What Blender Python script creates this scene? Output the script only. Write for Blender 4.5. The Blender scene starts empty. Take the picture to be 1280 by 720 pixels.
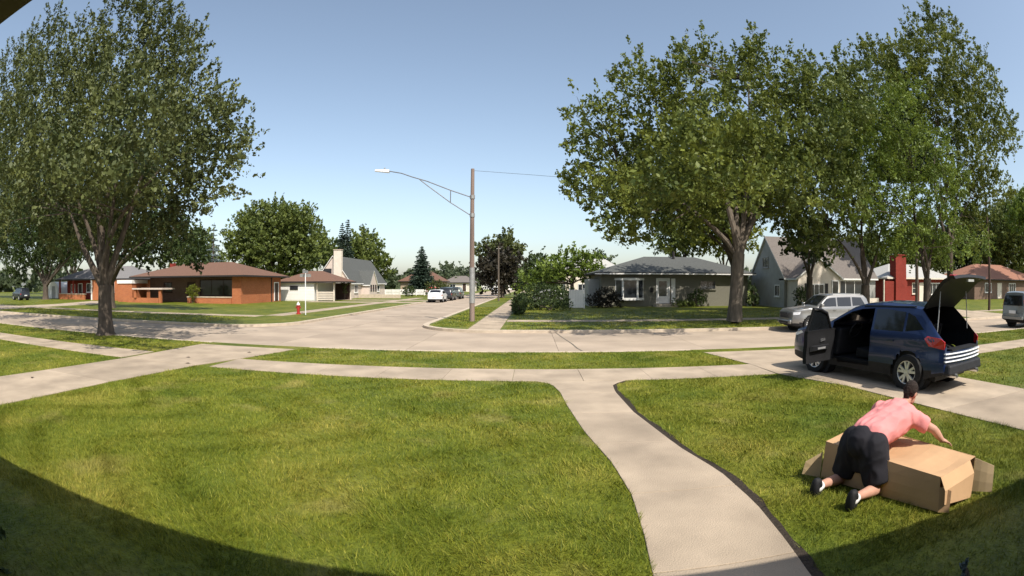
import bpy, bmesh, math, random
import numpy as np
from mathutils import Vector, Matrix, noise as mnoise

random.seed(7)
RNG = np.random.default_rng(7)
S = bpy.context.scene
COL = S.collection
R = math.radians

# ------------------------------------------------------------------ camera, sky, sun, exposure
EYE = 2.0
F_PX, PITCH, YAW = 646.6, 0.007, 0.0385          # wide-angle porch camera (equisolid fisheye), 1280 px frame
cam = bpy.data.cameras.new('camera')
cam.type = 'PANO'
cam.sensor_fit = 'HORIZONTAL'
cam.sensor_width = 36.0
cam.clip_start, cam.clip_end = 0.02, 3000.0
tgt = cam if hasattr(cam, 'panorama_type') else cam.cycles
tgt.panorama_type = 'FISHEYE_EQUISOLID'
tgt.fisheye_lens = F_PX * 36.0 / 1280.0
tgt.fisheye_fov = math.pi
cam_o = bpy.data.objects.new('camera', cam)
COL.objects.link(cam_o)
cam_o.location = (0, 0, EYE)
cam_o.rotation_euler = (math.pi / 2 - PITCH, 0, YAW)
S.camera = cam_o

SHADOW = Vector((-0.45, 0.686))                   # shadow offset per metre of height
SUN_EL = math.atan(1 / SHADOW.length)
SUN_AZ = math.atan2(-SHADOW.x, -SHADOW.y)         # clockwise from +Y
world = bpy.data.worlds.new('World')
S.world = world
world.use_nodes = True
wn = world.node_tree
sky = wn.nodes.new('ShaderNodeTexSky')
sky.sky_type = 'NISHITA'
sky.sun_disc = False
sky.sun_elevation = SUN_EL
sky.sun_rotation = SUN_AZ
sky.air_density, sky.dust_density, sky.ozone_density = 1.0, 1.7, .8
sat = wn.nodes.new('ShaderNodeHueSaturation')      # humid summer air: paler blue
sat.inputs['Hue'].default_value = 0.494
sat.inputs['Saturation'].default_value = 0.84
sat.inputs['Value'].default_value = 1.04
wn.links.new(sky.outputs[0], sat.inputs['Color'])
wn.links.new(sat.outputs[0], wn.nodes['Background'].inputs[0])
wn.nodes['Background'].inputs[1].default_value = 0.14
sun = bpy.data.lights.new('sun', 'SUN')
sun.energy = 4.4
sun.angle = R(0.55)
sun.color = (1.0, 0.94, 0.85)
sun_o = bpy.data.objects.new('sun', sun)
COL.objects.link(sun_o)
sun_o.rotation_euler = Vector((SHADOW.x, SHADOW.y, -1)).to_track_quat('-Z', 'Y').to_euler()
S.view_settings.view_transform = 'Standard'
S.view_settings.look = 'None'
S.view_settings.exposure = 0.42
S.view_settings.gamma = 1.0
S.cycles.max_bounces = 6
S.cycles.transparent_max_bounces = 6

ROAD_Z = -0.10


def at(px, py, Y):
    """Point seen at photo pixel (px, py) standing at depth Y (used to size crowns and far things)."""
    d = Vector((px - 640.0, py - 360.0))
    r = d.length
    th = 2 * math.asin(r / 2 / F_PX)
    u = d / max(r, 1e-9)
    v = Vector((u.x * math.sin(th), -u.y * math.sin(th), -math.cos(th)))
    v = cam_o.rotation_euler.to_matrix() @ v
    return Vector((0, 0, EYE)) + v * (Y / v.y)


# ------------------------------------------------------------------ materials
MATS = {}


def mat(name, col, rough=0.8, var=0.15, scale=6.0, bump=0.0, bscale=60.0, metal=0.0, spec=0.3, coat=0.0,
        col2=None, objvar=0.0, detail=4.0, stretch=None):
    m = bpy.data.materials.new(name)
    m.use_nodes = True
    nt = m.node_tree
    b = nt.nodes['Principled BSDF']
    b.inputs['Roughness'].default_value = rough
    b.inputs['Metallic'].default_value = metal
    b.inputs['Specular IOR Level'].default_value = spec
    b.inputs['Coat Weight'].default_value = coat
    tc = nt.nodes.new('ShaderNodeTexCoord')
    vec = tc.outputs['Object']
    if stretch:
        mp = nt.nodes.new('ShaderNodeMapping')
        mp.inputs['Scale'].default_value = stretch
        nt.links.new(vec, mp.inputs[0])
        vec = mp.outputs[0]
    n = nt.nodes.new('ShaderNodeTexNoise')
    n.inputs['Scale'].default_value = scale
    n.inputs['Detail'].default_value = detail
    nt.links.new(vec, n.inputs['Vector'])
    rp = nt.nodes.new('ShaderNodeValToRGB')
    a = [max(0, c * (1 - var)) for c in col]
    z = [min(1, c * (1 + var)) for c in (col2 or col)]
    rp.color_ramp.elements[0].position, rp.color_ramp.elements[1].position = 0.3, 0.7
    rp.color_ramp.elements[0].color = (*a, 1)
    rp.color_ramp.elements[1].color = (*z, 1)
    nt.links.new(n.outputs['Fac'], rp.inputs[0])
    out = rp.outputs[0]
    if objvar:
        oi = nt.nodes.new('ShaderNodeObjectInfo')
        mr = nt.nodes.new('ShaderNodeMapRange')
        mr.inputs[3].default_value, mr.inputs[4].default_value = 1 - objvar, 1 + objvar
        nt.links.new(oi.outputs['Random'], mr.inputs[0])
        hs = nt.nodes.new('ShaderNodeHueSaturation')
        nt.links.new(out, hs.inputs['Color'])
        nt.links.new(mr.outputs[0], hs.inputs['Value'])
        out = hs.outputs[0]
    nt.links.new(out, b.inputs['Base Color'])
    if bump:
        n2 = nt.nodes.new('ShaderNodeTexNoise')
        n2.inputs['Scale'].default_value = bscale
        n2.inputs['Detail'].default_value = 5
        nt.links.new(vec, n2.inputs['Vector'])
        bp = nt.nodes.new('ShaderNodeBump')
        bp.inputs['Strength'].default_value = bump
        bp.inputs['Distance'].default_value = 0.02
        nt.links.new(n2.outputs['Fac'], bp.inputs['Height'])
        nt.links.new(bp.outputs[0], b.inputs['Normal'])
    MATS[name] = m
    return m


def brick_mat(name, c1, c2, mortar, scale=5.0):
    m = bpy.data.materials.new(name)
    m.use_nodes = True
    nt = m.node_tree
    b = nt.nodes['Principled BSDF']
    b.inputs['Roughness'].default_value = 0.9
    b.inputs['Specular IOR Level'].default_value = 0.15
    tc = nt.nodes.new('ShaderNodeTexCoord')
    sx = nt.nodes.new('ShaderNodeSeparateXYZ')
    nt.links.new(tc.outputs['Object'], sx.inputs[0])
    ad = nt.nodes.new('ShaderNodeMath')
    nt.links.new(sx.outputs[0], ad.inputs[0])
    nt.links.new(sx.outputs[1], ad.inputs[1])
    cb = nt.nodes.new('ShaderNodeCombineXYZ')
    nt.links.new(ad.outputs[0], cb.inputs[0])
    nt.links.new(sx.outputs[2], cb.inputs[1])
    br = nt.nodes.new('ShaderNodeTexBrick')
    br.inputs['Color1'].default_value = (*c1, 1)
    br.inputs['Color2'].default_value = (*c2, 1)
    br.inputs['Mortar'].default_value = (*mortar, 1)
    br.inputs['Scale'].default_value = scale
    br.inputs['Mortar Size'].default_value = 0.012
    br.inputs['Brick Width'].default_value = 1.0
    br.inputs['Row Height'].default_value = 0.35
    nt.links.new(cb.outputs[0], br.inputs['Vector'])
    n = nt.nodes.new('ShaderNodeTexNoise')
    n.inputs['Scale'].default_value = 0.7
    nt.links.new(tc.outputs['Object'], n.inputs['Vector'])
    mr = nt.nodes.new('ShaderNodeMapRange')
    mr.inputs[3].default_value, mr.inputs[4].default_value = 0.75, 1.2
    nt.links.new(n.outputs['Fac'], mr.inputs[0])
    hs = nt.nodes.new('ShaderNodeHueSaturation')
    nt.links.new(br.outputs['Color'], hs.inputs['Color'])
    nt.links.new(mr.outputs[0], hs.inputs['Value'])
    nt.links.new(hs.outputs[0], b.inputs['Base Color'])
    return m


def leaf_mat(name, dark, light, trans=0.24, nscale=0.6):
    """Leaves: each leaf has its own tint, patches of the crown drift between two greens; light passes through."""
    m = bpy.data.materials.new(name)
    m.use_nodes = True
    nt = m.node_tree
    nt.nodes.clear()
    out = nt.nodes.new('ShaderNodeOutputMaterial')
    at_ = nt.nodes.new('ShaderNodeAttribute')
    at_.attribute_name = 'tint'
    tc = nt.nodes.new('ShaderNodeTexCoord')
    n = nt.nodes.new('ShaderNodeTexNoise')
    n.inputs['Scale'].default_value = nscale
    n.inputs['Detail'].default_value = 3
    nt.links.new(tc.outputs['Object'], n.inputs['Vector'])
    mx = nt.nodes.new('ShaderNodeMath')
    mx.operation = 'MULTIPLY_ADD'
    mx.inputs[1].default_value = 0.55
    nt.links.new(at_.outputs['Fac'], mx.inputs[0])
    sc = nt.nodes.new('ShaderNodeMapRange')
    sc.inputs[1].default_value, sc.inputs[2].default_value = 0.3, 0.7
    sc.inputs[3].default_value, sc.inputs[4].default_value = 0.0, 0.45
    nt.links.new(n.outputs['Fac'], sc.inputs[0])
    nt.links.new(sc.outputs[0], mx.inputs[2])
    rp = nt.nodes.new('ShaderNodeValToRGB')
    rp.color_ramp.elements[0].color = (*dark, 1)
    rp.color_ramp.elements[1].color = (*light, 1)
    nt.links.new(mx.outputs[0], rp.inputs[0])
    p = nt.nodes.new('ShaderNodeBsdfPrincipled')
    p.inputs['Roughness'].default_value = 0.55
    p.inputs['Specular IOR Level'].default_value = 0.3
    nt.links.new(rp.outputs[0], p.inputs['Base Color'])
    t = nt.nodes.new('ShaderNodeBsdfTranslucent')
    hs = nt.nodes.new('ShaderNodeHueSaturation')
    hs.inputs['Hue'].default_value = 0.485
    hs.inputs['Value'].default_value = 1.3
    nt.links.new(rp.outputs[0], hs.inputs['Color'])
    nt.links.new(hs.outputs[0], t.inputs['Color'])
    mix = nt.nodes.new('ShaderNodeMixShader')
    mix.inputs[0].default_value = trans
    nt.links.new(p.outputs[0], mix.inputs[1])
    nt.links.new(t.outputs[0], mix.inputs[2])
    nt.links.new(mix.outputs[0], out.inputs['Surface'])
    return m


def grass_mat(name, blades):
    m = bpy.data.materials.new(name)
    m.use_nodes = True
    nt = m.node_tree
    b = nt.nodes['Principled BSDF']
    b.inputs['Roughness'].default_value = 0.6
    b.inputs['Specular IOR Level'].default_value = 0.2
    tc = nt.nodes.new('ShaderNodeTexCoord')

    def noise(sc, det):
        n = nt.nodes.new('ShaderNodeTexNoise')
        n.inputs['Scale'].default_value = sc
        n.inputs['Detail'].default_value = det
        nt.links.new(tc.outputs['Object'], n.inputs['Vector'])
        return n.outputs['Fac']

    def ramp(fac, stops):
        r = nt.nodes.new('ShaderNodeValToRGB')
        el = r.color_ramp.elements
        el[0].position, el[0].color = stops[0][0], (*stops[0][1], 1)
        el[1].position, el[1].color = stops[-1][0], (*stops[-1][1], 1)
        for p_, c_ in stops[1:-1]:
            e = el.new(p_)
            e.color = (*c_, 1)
        nt.links.new(fac, r.inputs[0])
        return r.outputs[0]
    k = 0.86 if blades else 0.66
    base = ramp(noise(0.55, 4), [(0.30, (.112 * k, .156 * k, .013 * k)), (0.5, (.174 * k, .202 * k, .018 * k)), (0.70, (.268 * k, .260 * k, .038 * k))])
    if blades:
        a = nt.nodes.new('ShaderNodeAttribute')
        a.attribute_name = 'tint'
        fine = ramp(a.outputs['Fac'], [(0.0, (.42, .55, .42)), (0.5, (1, 1, 1)), (0.84, (1.25, 1.15, 1.1)), (1.0, (2.1, 1.7, 2.8))])
    else:
        fine = ramp(noise(9, 6), [(0.3, (.62, .66, .6)), (0.7, (1.35, 1.3, 1.3))])
    mx = nt.nodes.new('ShaderNodeMix')
    mx.data_type = 'RGBA'
    mx.blend_type = 'MULTIPLY'
    mx.inputs[0].default_value = 1
    nt.links.new(base, mx.inputs[6])
    nt.links.new(fine, mx.inputs[7])
    # dry straw patches
    mk = nt.nodes.new('ShaderNodeMapRange')
    mk.inputs[1].default_value, mk.inputs[2].default_value = 0.57, 0.74
    nt.links.new(noise(0.9, 5), mk.inputs[0])
    mx2 = nt.nodes.new('ShaderNodeMix')
    mx2.data_type = 'RGBA'
    mx2.inputs[7].default_value = (.33, .27, .09, 1)
    ms = nt.nodes.new('ShaderNodeMath')
    ms.operation = 'MULTIPLY'
    ms.inputs[1].default_value = 0.5
    nt.links.new(mk.outputs[0], ms.inputs[0])
    nt.links.new(ms.outputs[0], mx2.inputs[0])
    nt.links.new(mx.outputs[2], mx2.inputs[6])
    nt.links.new(mx2.outputs[2], b.inputs['Base Color'])
    if not blades:
        bp = nt.nodes.new('ShaderNodeBump')
        bp.inputs['Strength'].default_value = 0.7
        bp.inputs['Distance'].default_value = 0.05
        nt.links.new(noise(22, 5), bp.inputs['Height'])
        nt.links.new(bp.outputs[0], b.inputs['Normal'])
    return m


M = {}
M['grass'] = grass_mat('grass_ground', False)
M['blades'] = grass_mat('grass_blades', True)
M['concrete'] = mat('concrete_walk', (.365, .292, .213), .9, .24, 1.1, .5, 70, objvar=.09, detail=11)
M['road'] = mat('concrete_road', (.36, .288, .217), .9, .2, .45, .4, 50, objvar=.07, detail=11)
M['kerb'] = mat('concrete_kerb', (.47, .39, .295), .9, .15, 3, .3, 40)
M['joint'] = mat('joint_sand', (.15, .13, .10), .95, .2, 10)
M['soil'] = mat('soil', (.035, .026, .018), .95, .4, 30, .8, 50)
M['bark'] = mat('bark', (.085, .066, .05), .95, .35, 9, .9, 25, stretch=(1, 1, .25))
M['bark_pale'] = mat('bark_pale', (.12, .098, .076), .95, .3, 9, .8, 25, stretch=(1, 1, .25))
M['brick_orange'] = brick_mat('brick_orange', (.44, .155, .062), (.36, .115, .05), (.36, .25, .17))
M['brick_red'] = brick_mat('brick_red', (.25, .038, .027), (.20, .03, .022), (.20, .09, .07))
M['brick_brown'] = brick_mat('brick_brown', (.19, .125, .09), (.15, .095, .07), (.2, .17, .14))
M['brick_tan'] = brick_mat('brick_tan', (.42, .33, .24), (.36, .28, .2), (.4, .36, .3))
M['roof_brown'] = mat('shingle_brown', (.15, .082, .055), .92, .25, 14, .5, 30)
M['roof_grey'] = mat('shingle_grey', (.18, .17, .165), .92, .25, 14, .5, 30)
M['roof_pale'] = mat('shingle_pale', (.38, .37, .34), .92, .2, 14, .4, 30)
M['roof_green'] = mat('shingle_greygreen', (.085, .088, .082), .92, .25, 12, .4, 30)
M['roof_taupe'] = mat('shingle_taupe', (.155, .135, .12), .92, .2, 12, .4, 30)
M['roof_red'] = mat('shingle_red', (.27, .13, .085), .92, .2, 12, .4, 30)
M['white'] = mat('white_paint', (.76, .74, .70), .6, .05, 2)
M['cream'] = mat('cream_siding', (.66, .58, .48), .7, .06, 2)
M['pinkish'] = mat('pale_pink_siding', (.60, .50, .43), .75, .06, 2)
M['greysiding'] = mat('grey_siding', (.33, .325, .30), .75, .08, 2)
M['olive'] = mat('olive_grey_brick', (.175, .165, .13), .85, .15, 12, .3, 40)
M['dark'] = mat('dark_trim', (.028, .025, .024), .7, .2, 5)
M['darkbrown'] = mat('dark_brown_trim', (.06, .035, .025), .75, .2, 5)
M['glass'] = mat('window_glass', (.022, .026, .03), .08, .3, 1.5, spec=.6)
M['curtain'] = mat('curtain_white', (.6, .58, .53), .8, .1, 6)
M['steel'] = mat('weathered_steel', (.15, .155, .165), .5, .15, 5, metal=.3)
M['gal'] = mat('galvanised_steel', (.33, .33, .32), .5, .15, 5, metal=.4)
M['lampmetal'] = mat('lamp_head_metal', (.72, .73, .74), .4, .05, 5)
M['wood_pole'] = mat('pole_wood', (.21, .155, .13), .9, .25, 3, .4, 30, stretch=(1, 1, .1))
M['card'] = mat('cardboard', (.50, .315, .17), .85, .07, 3, .08, 30)
M['card_in'] = mat('cardboard_inside', (.47, .35, .20), .85, .08, 3)
M['tyre'] = mat('tyre_rubber', (.018, .018, .018), .85, .2, 20)
M['alloy'] = mat('alloy_rim', (.62, .62, .62), .35, .08, 4, metal=.6)
M['chrome'] = mat('chrome', (.8, .8, .8), .15, .03, 4, metal=.9)
M['plastic'] = mat('black_plastic', (.014, .014, .016), .6, .2, 10)
M['interior'] = mat('car_interior', (.007, .007, .008), .85, .25, 8)
M['carglass'] = mat('car_glass', (.012, .014, .016), .05, .2, 2, spec=.7)
M['taillight'] = mat('tail_light_red', (.42, .012, .02), .2, .1, 3, spec=.6, coat=.6)
M['headlight'] = mat('head_light', (.7, .72, .74), .12, .1, 8, spec=.6)
M['skin'] = mat('skin', (.50, .27, .19), .6, .08, 12)
M['pink'] = mat('pink_shirt', (.70, .255, .245), .9, .06, 5, .25, 14)
M['black_cloth'] = mat('black_shorts', (.014, .013, .017), .85, .2, 6, .3, 12)
M['shoe'] = mat('black_shoe', (.012, .012, .013), .7, .2, 10)
M['sock'] = mat('white_sock', (.78, .76, .73), .9, .05, 20)
M['hair'] = mat('short_dark_hair', (.028, .019, .015), .9, .35, 40, .8, 120)
M['hyd_red'] = mat('hydrant_red', (.35, .03, .025), .5, .15, 8)
M['soffit'] = mat('soffit_brown', (.20, .165, .115), .8, .1, 4)
M['haywire'] = mat('wire_black', (.05, .05, .05), .7, .1, 4)


def paint(name, col, metal=.35, rough=.32):
    return mat(name, col, rough, .04, 3, metal=metal, spec=.5, coat=.7)


M['p_blue'] = paint('paint_dark_blue', (.006, .021, .082))
M['p_silver'] = paint('paint_silver', (.25, .248, .24), .5)
M['p_white'] = paint('paint_white', (.78, .78, .77), 0)
M['p_dark'] = paint('paint_charcoal', (.03, .032, .036))
M['p_green'] = paint('paint_grey_green', (.09, .10, .085))
M['p_red'] = paint('paint_red', (.5, .03, .03), 0)
M['p_grey'] = paint('paint_grey', (.24, .25, .25), .4)

L_OLIVE = leaf_mat('leaf_olive', (.020, .038, .012), (.150, .165, .045), 0.2)
L_BLUE = leaf_mat('leaf_bluegreen', (.020, .042, .024), (.10, .135, .062))
L_MAPLE = leaf_mat('leaf_maple', (.024, .052, .012), (.205, .232, .036), .25)
L_BRIGHT = leaf_mat('leaf_bright', (.045, .082, .014), (.200, .265, .040), .27)
L_MID = leaf_mat('leaf_mid', (.034, .060, .015), (.180, .215, .045))
L_DARK = leaf_mat('leaf_dark', (.014, .030, .010), (.085, .120, .030), 0.22)
L_PALE = leaf_mat('needle_blue_spruce', (.06, .085, .08), (.20, .25, .25), .15)
L_SPRUCE = leaf_mat('needle_spruce', (.016, .032, .022), (.060, .090, .058), .15)
L_PURPLE = leaf_mat('leaf_purple', (.010, .009, .006), (.050, .042, .024), 0.15)
L_YELLOW = leaf_mat('leaf_yellowgreen', (.06, .09, .012), (.26, .27, .035), .4)
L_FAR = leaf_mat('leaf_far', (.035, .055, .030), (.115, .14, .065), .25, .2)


# ------------------------------------------------------------------ mesh helpers
class MB:
    def __init__(self):
        self.v, self.f, self.mi = [], [], []

    def add(self, vs, fs, mi=0):
        o = len(self.v)
        self.v += [tuple(p) for p in vs]
        self.f += [tuple(i + o for i in f) for f in fs]
        self.mi += [mi] * len(fs)
        return self

    def box(self, x0, x1, y0, y1, z0, z1, mi=0):
        v = [(x0, y0, z0), (x1, y0, z0), (x1, y1, z0), (x0, y1, z0), (x0, y0, z1), (x1, y0, z1), (x1, y1, z1), (x0, y1, z1)]
        return self.add(v, [(3, 2, 1, 0), (4, 5, 6, 7), (0, 1, 5, 4), (1, 2, 6, 5), (2, 3, 7, 6), (3, 0, 4, 7)], mi)

    def hexa(self, bot, top, mi=0):
        n = len(bot)
        fs = [tuple(range(n))[::-1], tuple(range(n, 2 * n))]
        for i in range(n):
            j = (i + 1) % n
            fs.append((i, j, n + j, n + i))
        return self.add(list(bot) + list(top), fs, mi)

    def prism(self, poly, z0, z1, mi=0):
        return self.hexa([(x, y, z0) for x, y in poly], [(x, y, z1) for x, y in poly], mi)

    def tube(self, pts, rad, n=8, mi=0, cap=True):
        pts = [Vector(p) for p in pts]
        if not hasattr(rad, '__len__'):
            rad = [rad] * len(pts)
        rings = []
        up = Vector((0, 0, 1))
        for i, p in enumerate(pts):
            d = (pts[min(i + 1, len(pts) - 1)] - pts[max(i - 1, 0)]).normalized()
            a = d.cross(up)
            if a.length < 1e-3:
                a = d.cross(Vector((1, 0, 0)))
            a.normalize()
            b = d.cross(a).normalized()
            rings.append([p + (a * math.cos(t) + b * math.sin(t)) * rad[i] for t in [2 * math.pi * k / n for k in range(n)]])
        vs = [q for r_ in rings for q in r_]
        fs = []
        for i in range(len(pts) - 1):
            for k in range(n):
                l = (k + 1) % n
                fs.append((i * n + k, i * n + l, (i + 1) * n + l, (i + 1) * n + k))
        if cap:
            fs.append(tuple(range(n)))
            fs.append(tuple(range((len(pts) - 1) * n, len(pts) * n))[::-1])
        return self.add(vs, fs, mi)

    def lathe(self, prof, n=20, c=(0, 0, 0), axis='z', mi=0, closed=False):
        vs, fs = [], []
        for r_, h in prof:
            for k in range(n):
                t = 2 * math.pi * k / n
                a, b = r_ * math.cos(t), r_ * math.sin(t)
                p = (a, b, h) if axis == 'z' else ((a, h, b) if axis == 'y' else (h, a, b))
                vs.append((p[0] + c[0], p[1] + c[1], p[2] + c[2]))
        m_ = len(prof)
        for i in range(m_ if closed else m_ - 1):
            for k in range(n):
                l = (k + 1) % n
                j = (i + 1) % m_
                fs.append((i * n + k, i * n + l, j * n + l, j * n + k))
        if not closed:
            fs.append(tuple(range(n))[::-1])
            fs.append(tuple(range((m_ - 1) * n, m_ * n)))
        return self.add(vs, fs, mi)

    def mesh(self, name, mats, smooth=False):
        me = bpy.data.meshes.new(name)
        me.from_pydata(self.v, [], self.f)
        for m in (mats if isinstance(mats, (list, tuple)) else [mats]):
            me.materials.append(m)
        if any(self.mi):
            me.polygons.foreach_set('material_index', self.mi)
        bm = bmesh.new()
        bm.from_mesh(me)
        bmesh.ops.recalc_face_normals(bm, faces=bm.faces)
        bm.to_mesh(me)
        bm.free()
        if smooth:
            me.polygons.foreach_set('use_smooth', [True] * len(me.polygons))
            try:
                me.set_sharp_from_angle(angle=R(38))
            except Exception:
                pass
        me.update()
        return me

    def build(self, name, mats, parent=None, loc=None, smooth=False, bevel=0):
        o = bpy.data.objects.new(name, self.mesh(name, mats, smooth))
        return link(o, parent, loc, bevel)


def link(o, parent=None, loc=None, bevel=0):
    COL.objects.link(o)
    if parent:
        o.parent = parent
    if loc is not None:
        o.location = loc
    if bevel:
        b = o.modifiers.new('bevel', 'BEVEL')
        b.width, b.segments, b.limit_method = bevel, 2, 'ANGLE'
    return o


def tag(o, label=None, cat=None, group=None, kind=None):
    if label:
        o['label'] = label
    if cat:
        o['category'] = cat
    if group:
        o['group'] = group
    if kind:
        o['kind'] = kind
    return o


def thing(name, label, cat, loc=(0, 0, 0), rz=0.0, group=None):
    o = bpy.data.objects.new(name, None)
    COL.objects.link(o)
    o.location = loc
    o.rotation_euler = (0, 0, rz)
    o.empty_display_size = .2
    return tag(o, label, cat, group)


def np_mesh(name, verts, faces, m, tint=None):
    me = bpy.data.meshes.new(name)
    nv, nf, k = len(verts), len(faces), faces.shape[1]
    me.vertices.add(nv)
    me.vertices.foreach_set('co', np.asarray(verts, np.float32).ravel())
    me.loops.add(nf * k)
    me.loops.foreach_set('vertex_index', np.asarray(faces, np.int32).ravel())
    me.polygons.add(nf)
    me.polygons.foreach_set('loop_start', np.arange(0, nf * k, k, dtype=np.int32))
    me.materials.append(m)
    if tint is not None:
        a = me.attributes.new('tint', 'FLOAT', 'POINT')
        a.data.foreach_set('value', np.asarray(tint, np.float32))
    me.update(calc_edges=True)
    return me


def unit(n):
    v = RNG.normal(size=(n, 3))
    return v / np.linalg.norm(v, axis=1)[:, None]


def leaf_quads(c, size, axis=None, flat=0.0):
    """One folded diamond per leaf centre."""
    n = len(c)
    t = unit(n)
    if axis is not None:
        t = t * .75 + axis
        t /= np.linalg.norm(t, axis=1)[:, None]
    b = np.cross(t, unit(n))
    if flat:
        b[:, 2] *= 1 - flat
    b /= np.maximum(np.linalg.norm(b, axis=1)[:, None], 1e-6)
    s = (size * np.clip(RNG.lognormal(-.1, .33, n), .4, 1.7))[:, None]
    v = np.stack([c - t * s * .5, c + b * s * .3, c + t * s * .5, c - b * s * .3], 1).reshape(-1, 3)
    f = np.arange(n * 4).reshape(n, 4)
    return v, f


LEAF_N, LEAF_S = 1.38, 1.38


def sprays(lobes, per, length, spread, size, up=.5, lpc=26, hole=.0, flat=0):
    """Leaf sprays through the volume of the lobes; returns verts, faces, tint, spray roots."""
    cs, ax, tint, roots = [], [], [], []
    for (cx, cy, cz, rx, ry, rz) in lobes:
        k = max(6, int(per * LEAF_N * (rx * ry + ry * rz + rx * rz) / 3 / lpc))
        u = unit(k)
        rad = RNG.random(k) ** .38
        keep = RNG.random(k) > hole
        u, rad = u[keep], rad[keep]
        k = len(u)
        if k == 0:
            continue
        p = np.array([cx, cy, cz]) + u * rad[:, None] * np.array([rx, ry, rz])
        d = u + np.array([0, 0, up]) + RNG.normal(size=(k, 3)) * .35
        d /= np.linalg.norm(d, axis=1)[:, None]
        L = length * RNG.uniform(.6, 1.4, k)
        tt = RNG.random((k, lpc))
        off = unit(k * lpc).reshape(k, lpc, 3) * (RNG.random((k, lpc, 1)) ** .5) * spread * (1.15 - tt[..., None] * .85)
        c = p[:, None] + d[:, None] * (tt * L[:, None])[..., None] + off
        cs.append(c.reshape(-1, 3))
        ax.append(np.repeat(d, lpc, 0))
        ct = RNG.random(k)
        tint.append(np.clip(np.repeat(ct, lpc) * .55 + RNG.random(k * lpc) * .45, 0, 1))
        roots.append(p)
    c = np.concatenate(cs)
    v, f = leaf_quads(c, size * LEAF_S, np.concatenate(ax) * .6, flat)
    return v, f, np.repeat(np.concatenate(tint), 4), np.concatenate(roots)


def crown_obj(parent, v, f, tint, m, name='crown'):
    o = bpy.data.objects.new(name, np_mesh(name, v, f, m, tint))
    return link(o, parent)


def limb_path(a, b, bend=.25, n=6, sag=0.0):
    a, b = Vector(a), Vector(b)
    out = []
    side = Vector((random.uniform(-1, 1), random.uniform(-1, 1), 0)) * (b - a).length * .08
    for i in range(n):
        t = i / (n - 1)
        h = a.lerp(b, t)
        hv = Vector((a.x + (b.x - a.x) * (t ** (1 + bend * 2)), a.y + (b.y - a.y) * (t ** (1 + bend * 2)), a.z + (b.z - a.z) * t))
        p = h.lerp(hv, .8) + side * math.sin(t * math.pi)
        out.append(p)
    return out


def tree(name, label, base, lobes, trunk_r, forks, leafm, per=800, length=.8, spread=.3, size=.13, up=.5,
         bark='bark', group=None, hole=0.0, stems=None, twigs=40, lean=(0, 0), cat='tree', lpc=26, flat=0):
    """lobes: world-space (x, y, z, rx, ry, rz); forks: height of the fork; stems: extra trunk tops."""
    t = thing(name, label, cat, base, 0, group)
    bx, by, bz = base
    loc = [(x - bx, y - by, z - bz, rx, ry, rz) for x, y, z, rx, ry, rz in lobes]
    v, f, tint, roots = sprays(loc, per, length, spread, size, up, lpc, hole, flat)
    crown_obj(t, v, f, tint, leafm)
    tm = MB()
    fork = Vector((lean[0], lean[1], forks))
    pts = [Vector((0, 0, -.1)), Vector((0, 0, .12)), Vector((lean[0] * .2, lean[1] * .2, forks * .3)), Vector((lean[0] * .6, lean[1] * .6, forks * .7)), fork]
    tm.tube(pts, [trunk_r * 1.75, trunk_r * 1.25, trunk_r * 1.02, trunk_r * .95, trunk_r * .9], 14)
    tm.build('trunk', M[bark], t, smooth=True)
    order = sorted(loc, key=lambda l: -(l[3] * l[4] * l[5]))
    arms = order[:8] if stems is None else stems
    ends = []
    for l in arms:
        p = limb_path(fork - Vector((0, 0, trunk_r * .8)), l[:3], .25, 7)
        lr = trunk_r * random.uniform(.42, .6)
        lm = MB()
        lm.tube(p, [lr * (1 - .8 * i / 6) for i in range(7)], 8)
        lm.build('limb', M[bark], t, smooth=True)
        ends.append(p)
    tw = MB()
    idx = RNG.choice(len(roots), min(twigs, len(roots)), replace=False)
    for i in idx:
        q = Vector(roots[i])
        best = min((pp for p in ends for pp in p[3:]), key=lambda s: (s - q).length + (0 if s.z < q.z + .3 else 3))
        if (best - q).length < 5:
            tw.tube(limb_path(best, q, .1, 4), [trunk_r * .13, trunk_r * .09, trunk_r * .06, .01], 5)
    if tw.v:
        tag(tw.build('branches', M[bark], t), kind='stuff')
    return t


def conifer(name, label, base, h, r, leafm, per=26, droop=.25, size=.22, layers=None, open_=.0, trunk_r=.2, bare=.08, group=None, power=1.0):
    t = thing(name, label, 'tree', base, 0, group)
    layers = layers or int(h * 2.2)
    cs, ax, tint = [], [], []
    for i in range(layers):
        z = h * (bare + (1 - bare) * i / layers)
        rr = r * (1 - (i / layers) ** power) * random.uniform(.82, 1.12) + .12
        nb = max(5, int(rr * 9))
        for k in range(nb):
            a = 2 * math.pi * (k + random.random()) / nb
            l = rr * random.uniform(.75, 1.1)
            if random.random() < open_:
                continue
            m_ = max(4, int(per * l / 1.2))
            s = RNG.random(m_) ** .7
            w = .05 + .16 * (1 - s) * l
            p = np.stack([np.cos(a) * s * l, np.sin(a) * s * l, z - droop * s * l + .25 * droop * (s ** 3) * l * 2], 1)
            p += RNG.normal(size=(m_, 3)) * np.stack([w, w, w * .5], 1)
            cs.append(p)
            ax.append(np.tile([math.cos(a), math.sin(a), -.2], (m_, 1)))
            tint.append(np.clip(RNG.random(m_) * .5 + random.random() * .4, 0, 1))
    c = np.concatenate(cs)
    v, f = leaf_quads(c, size, np.concatenate(ax))
    crown_obj(t, v, f, np.repeat(np.concatenate(tint), 4), leafm)
    mb = MB()
    mb.tube([(0, 0, -.1), (0, 0, h * .5), (0, 0, h * .97)], [trunk_r, trunk_r * .6, .02], 8)
    mb.build('trunk', M['bark'], t, smooth=True)
    return t


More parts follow.
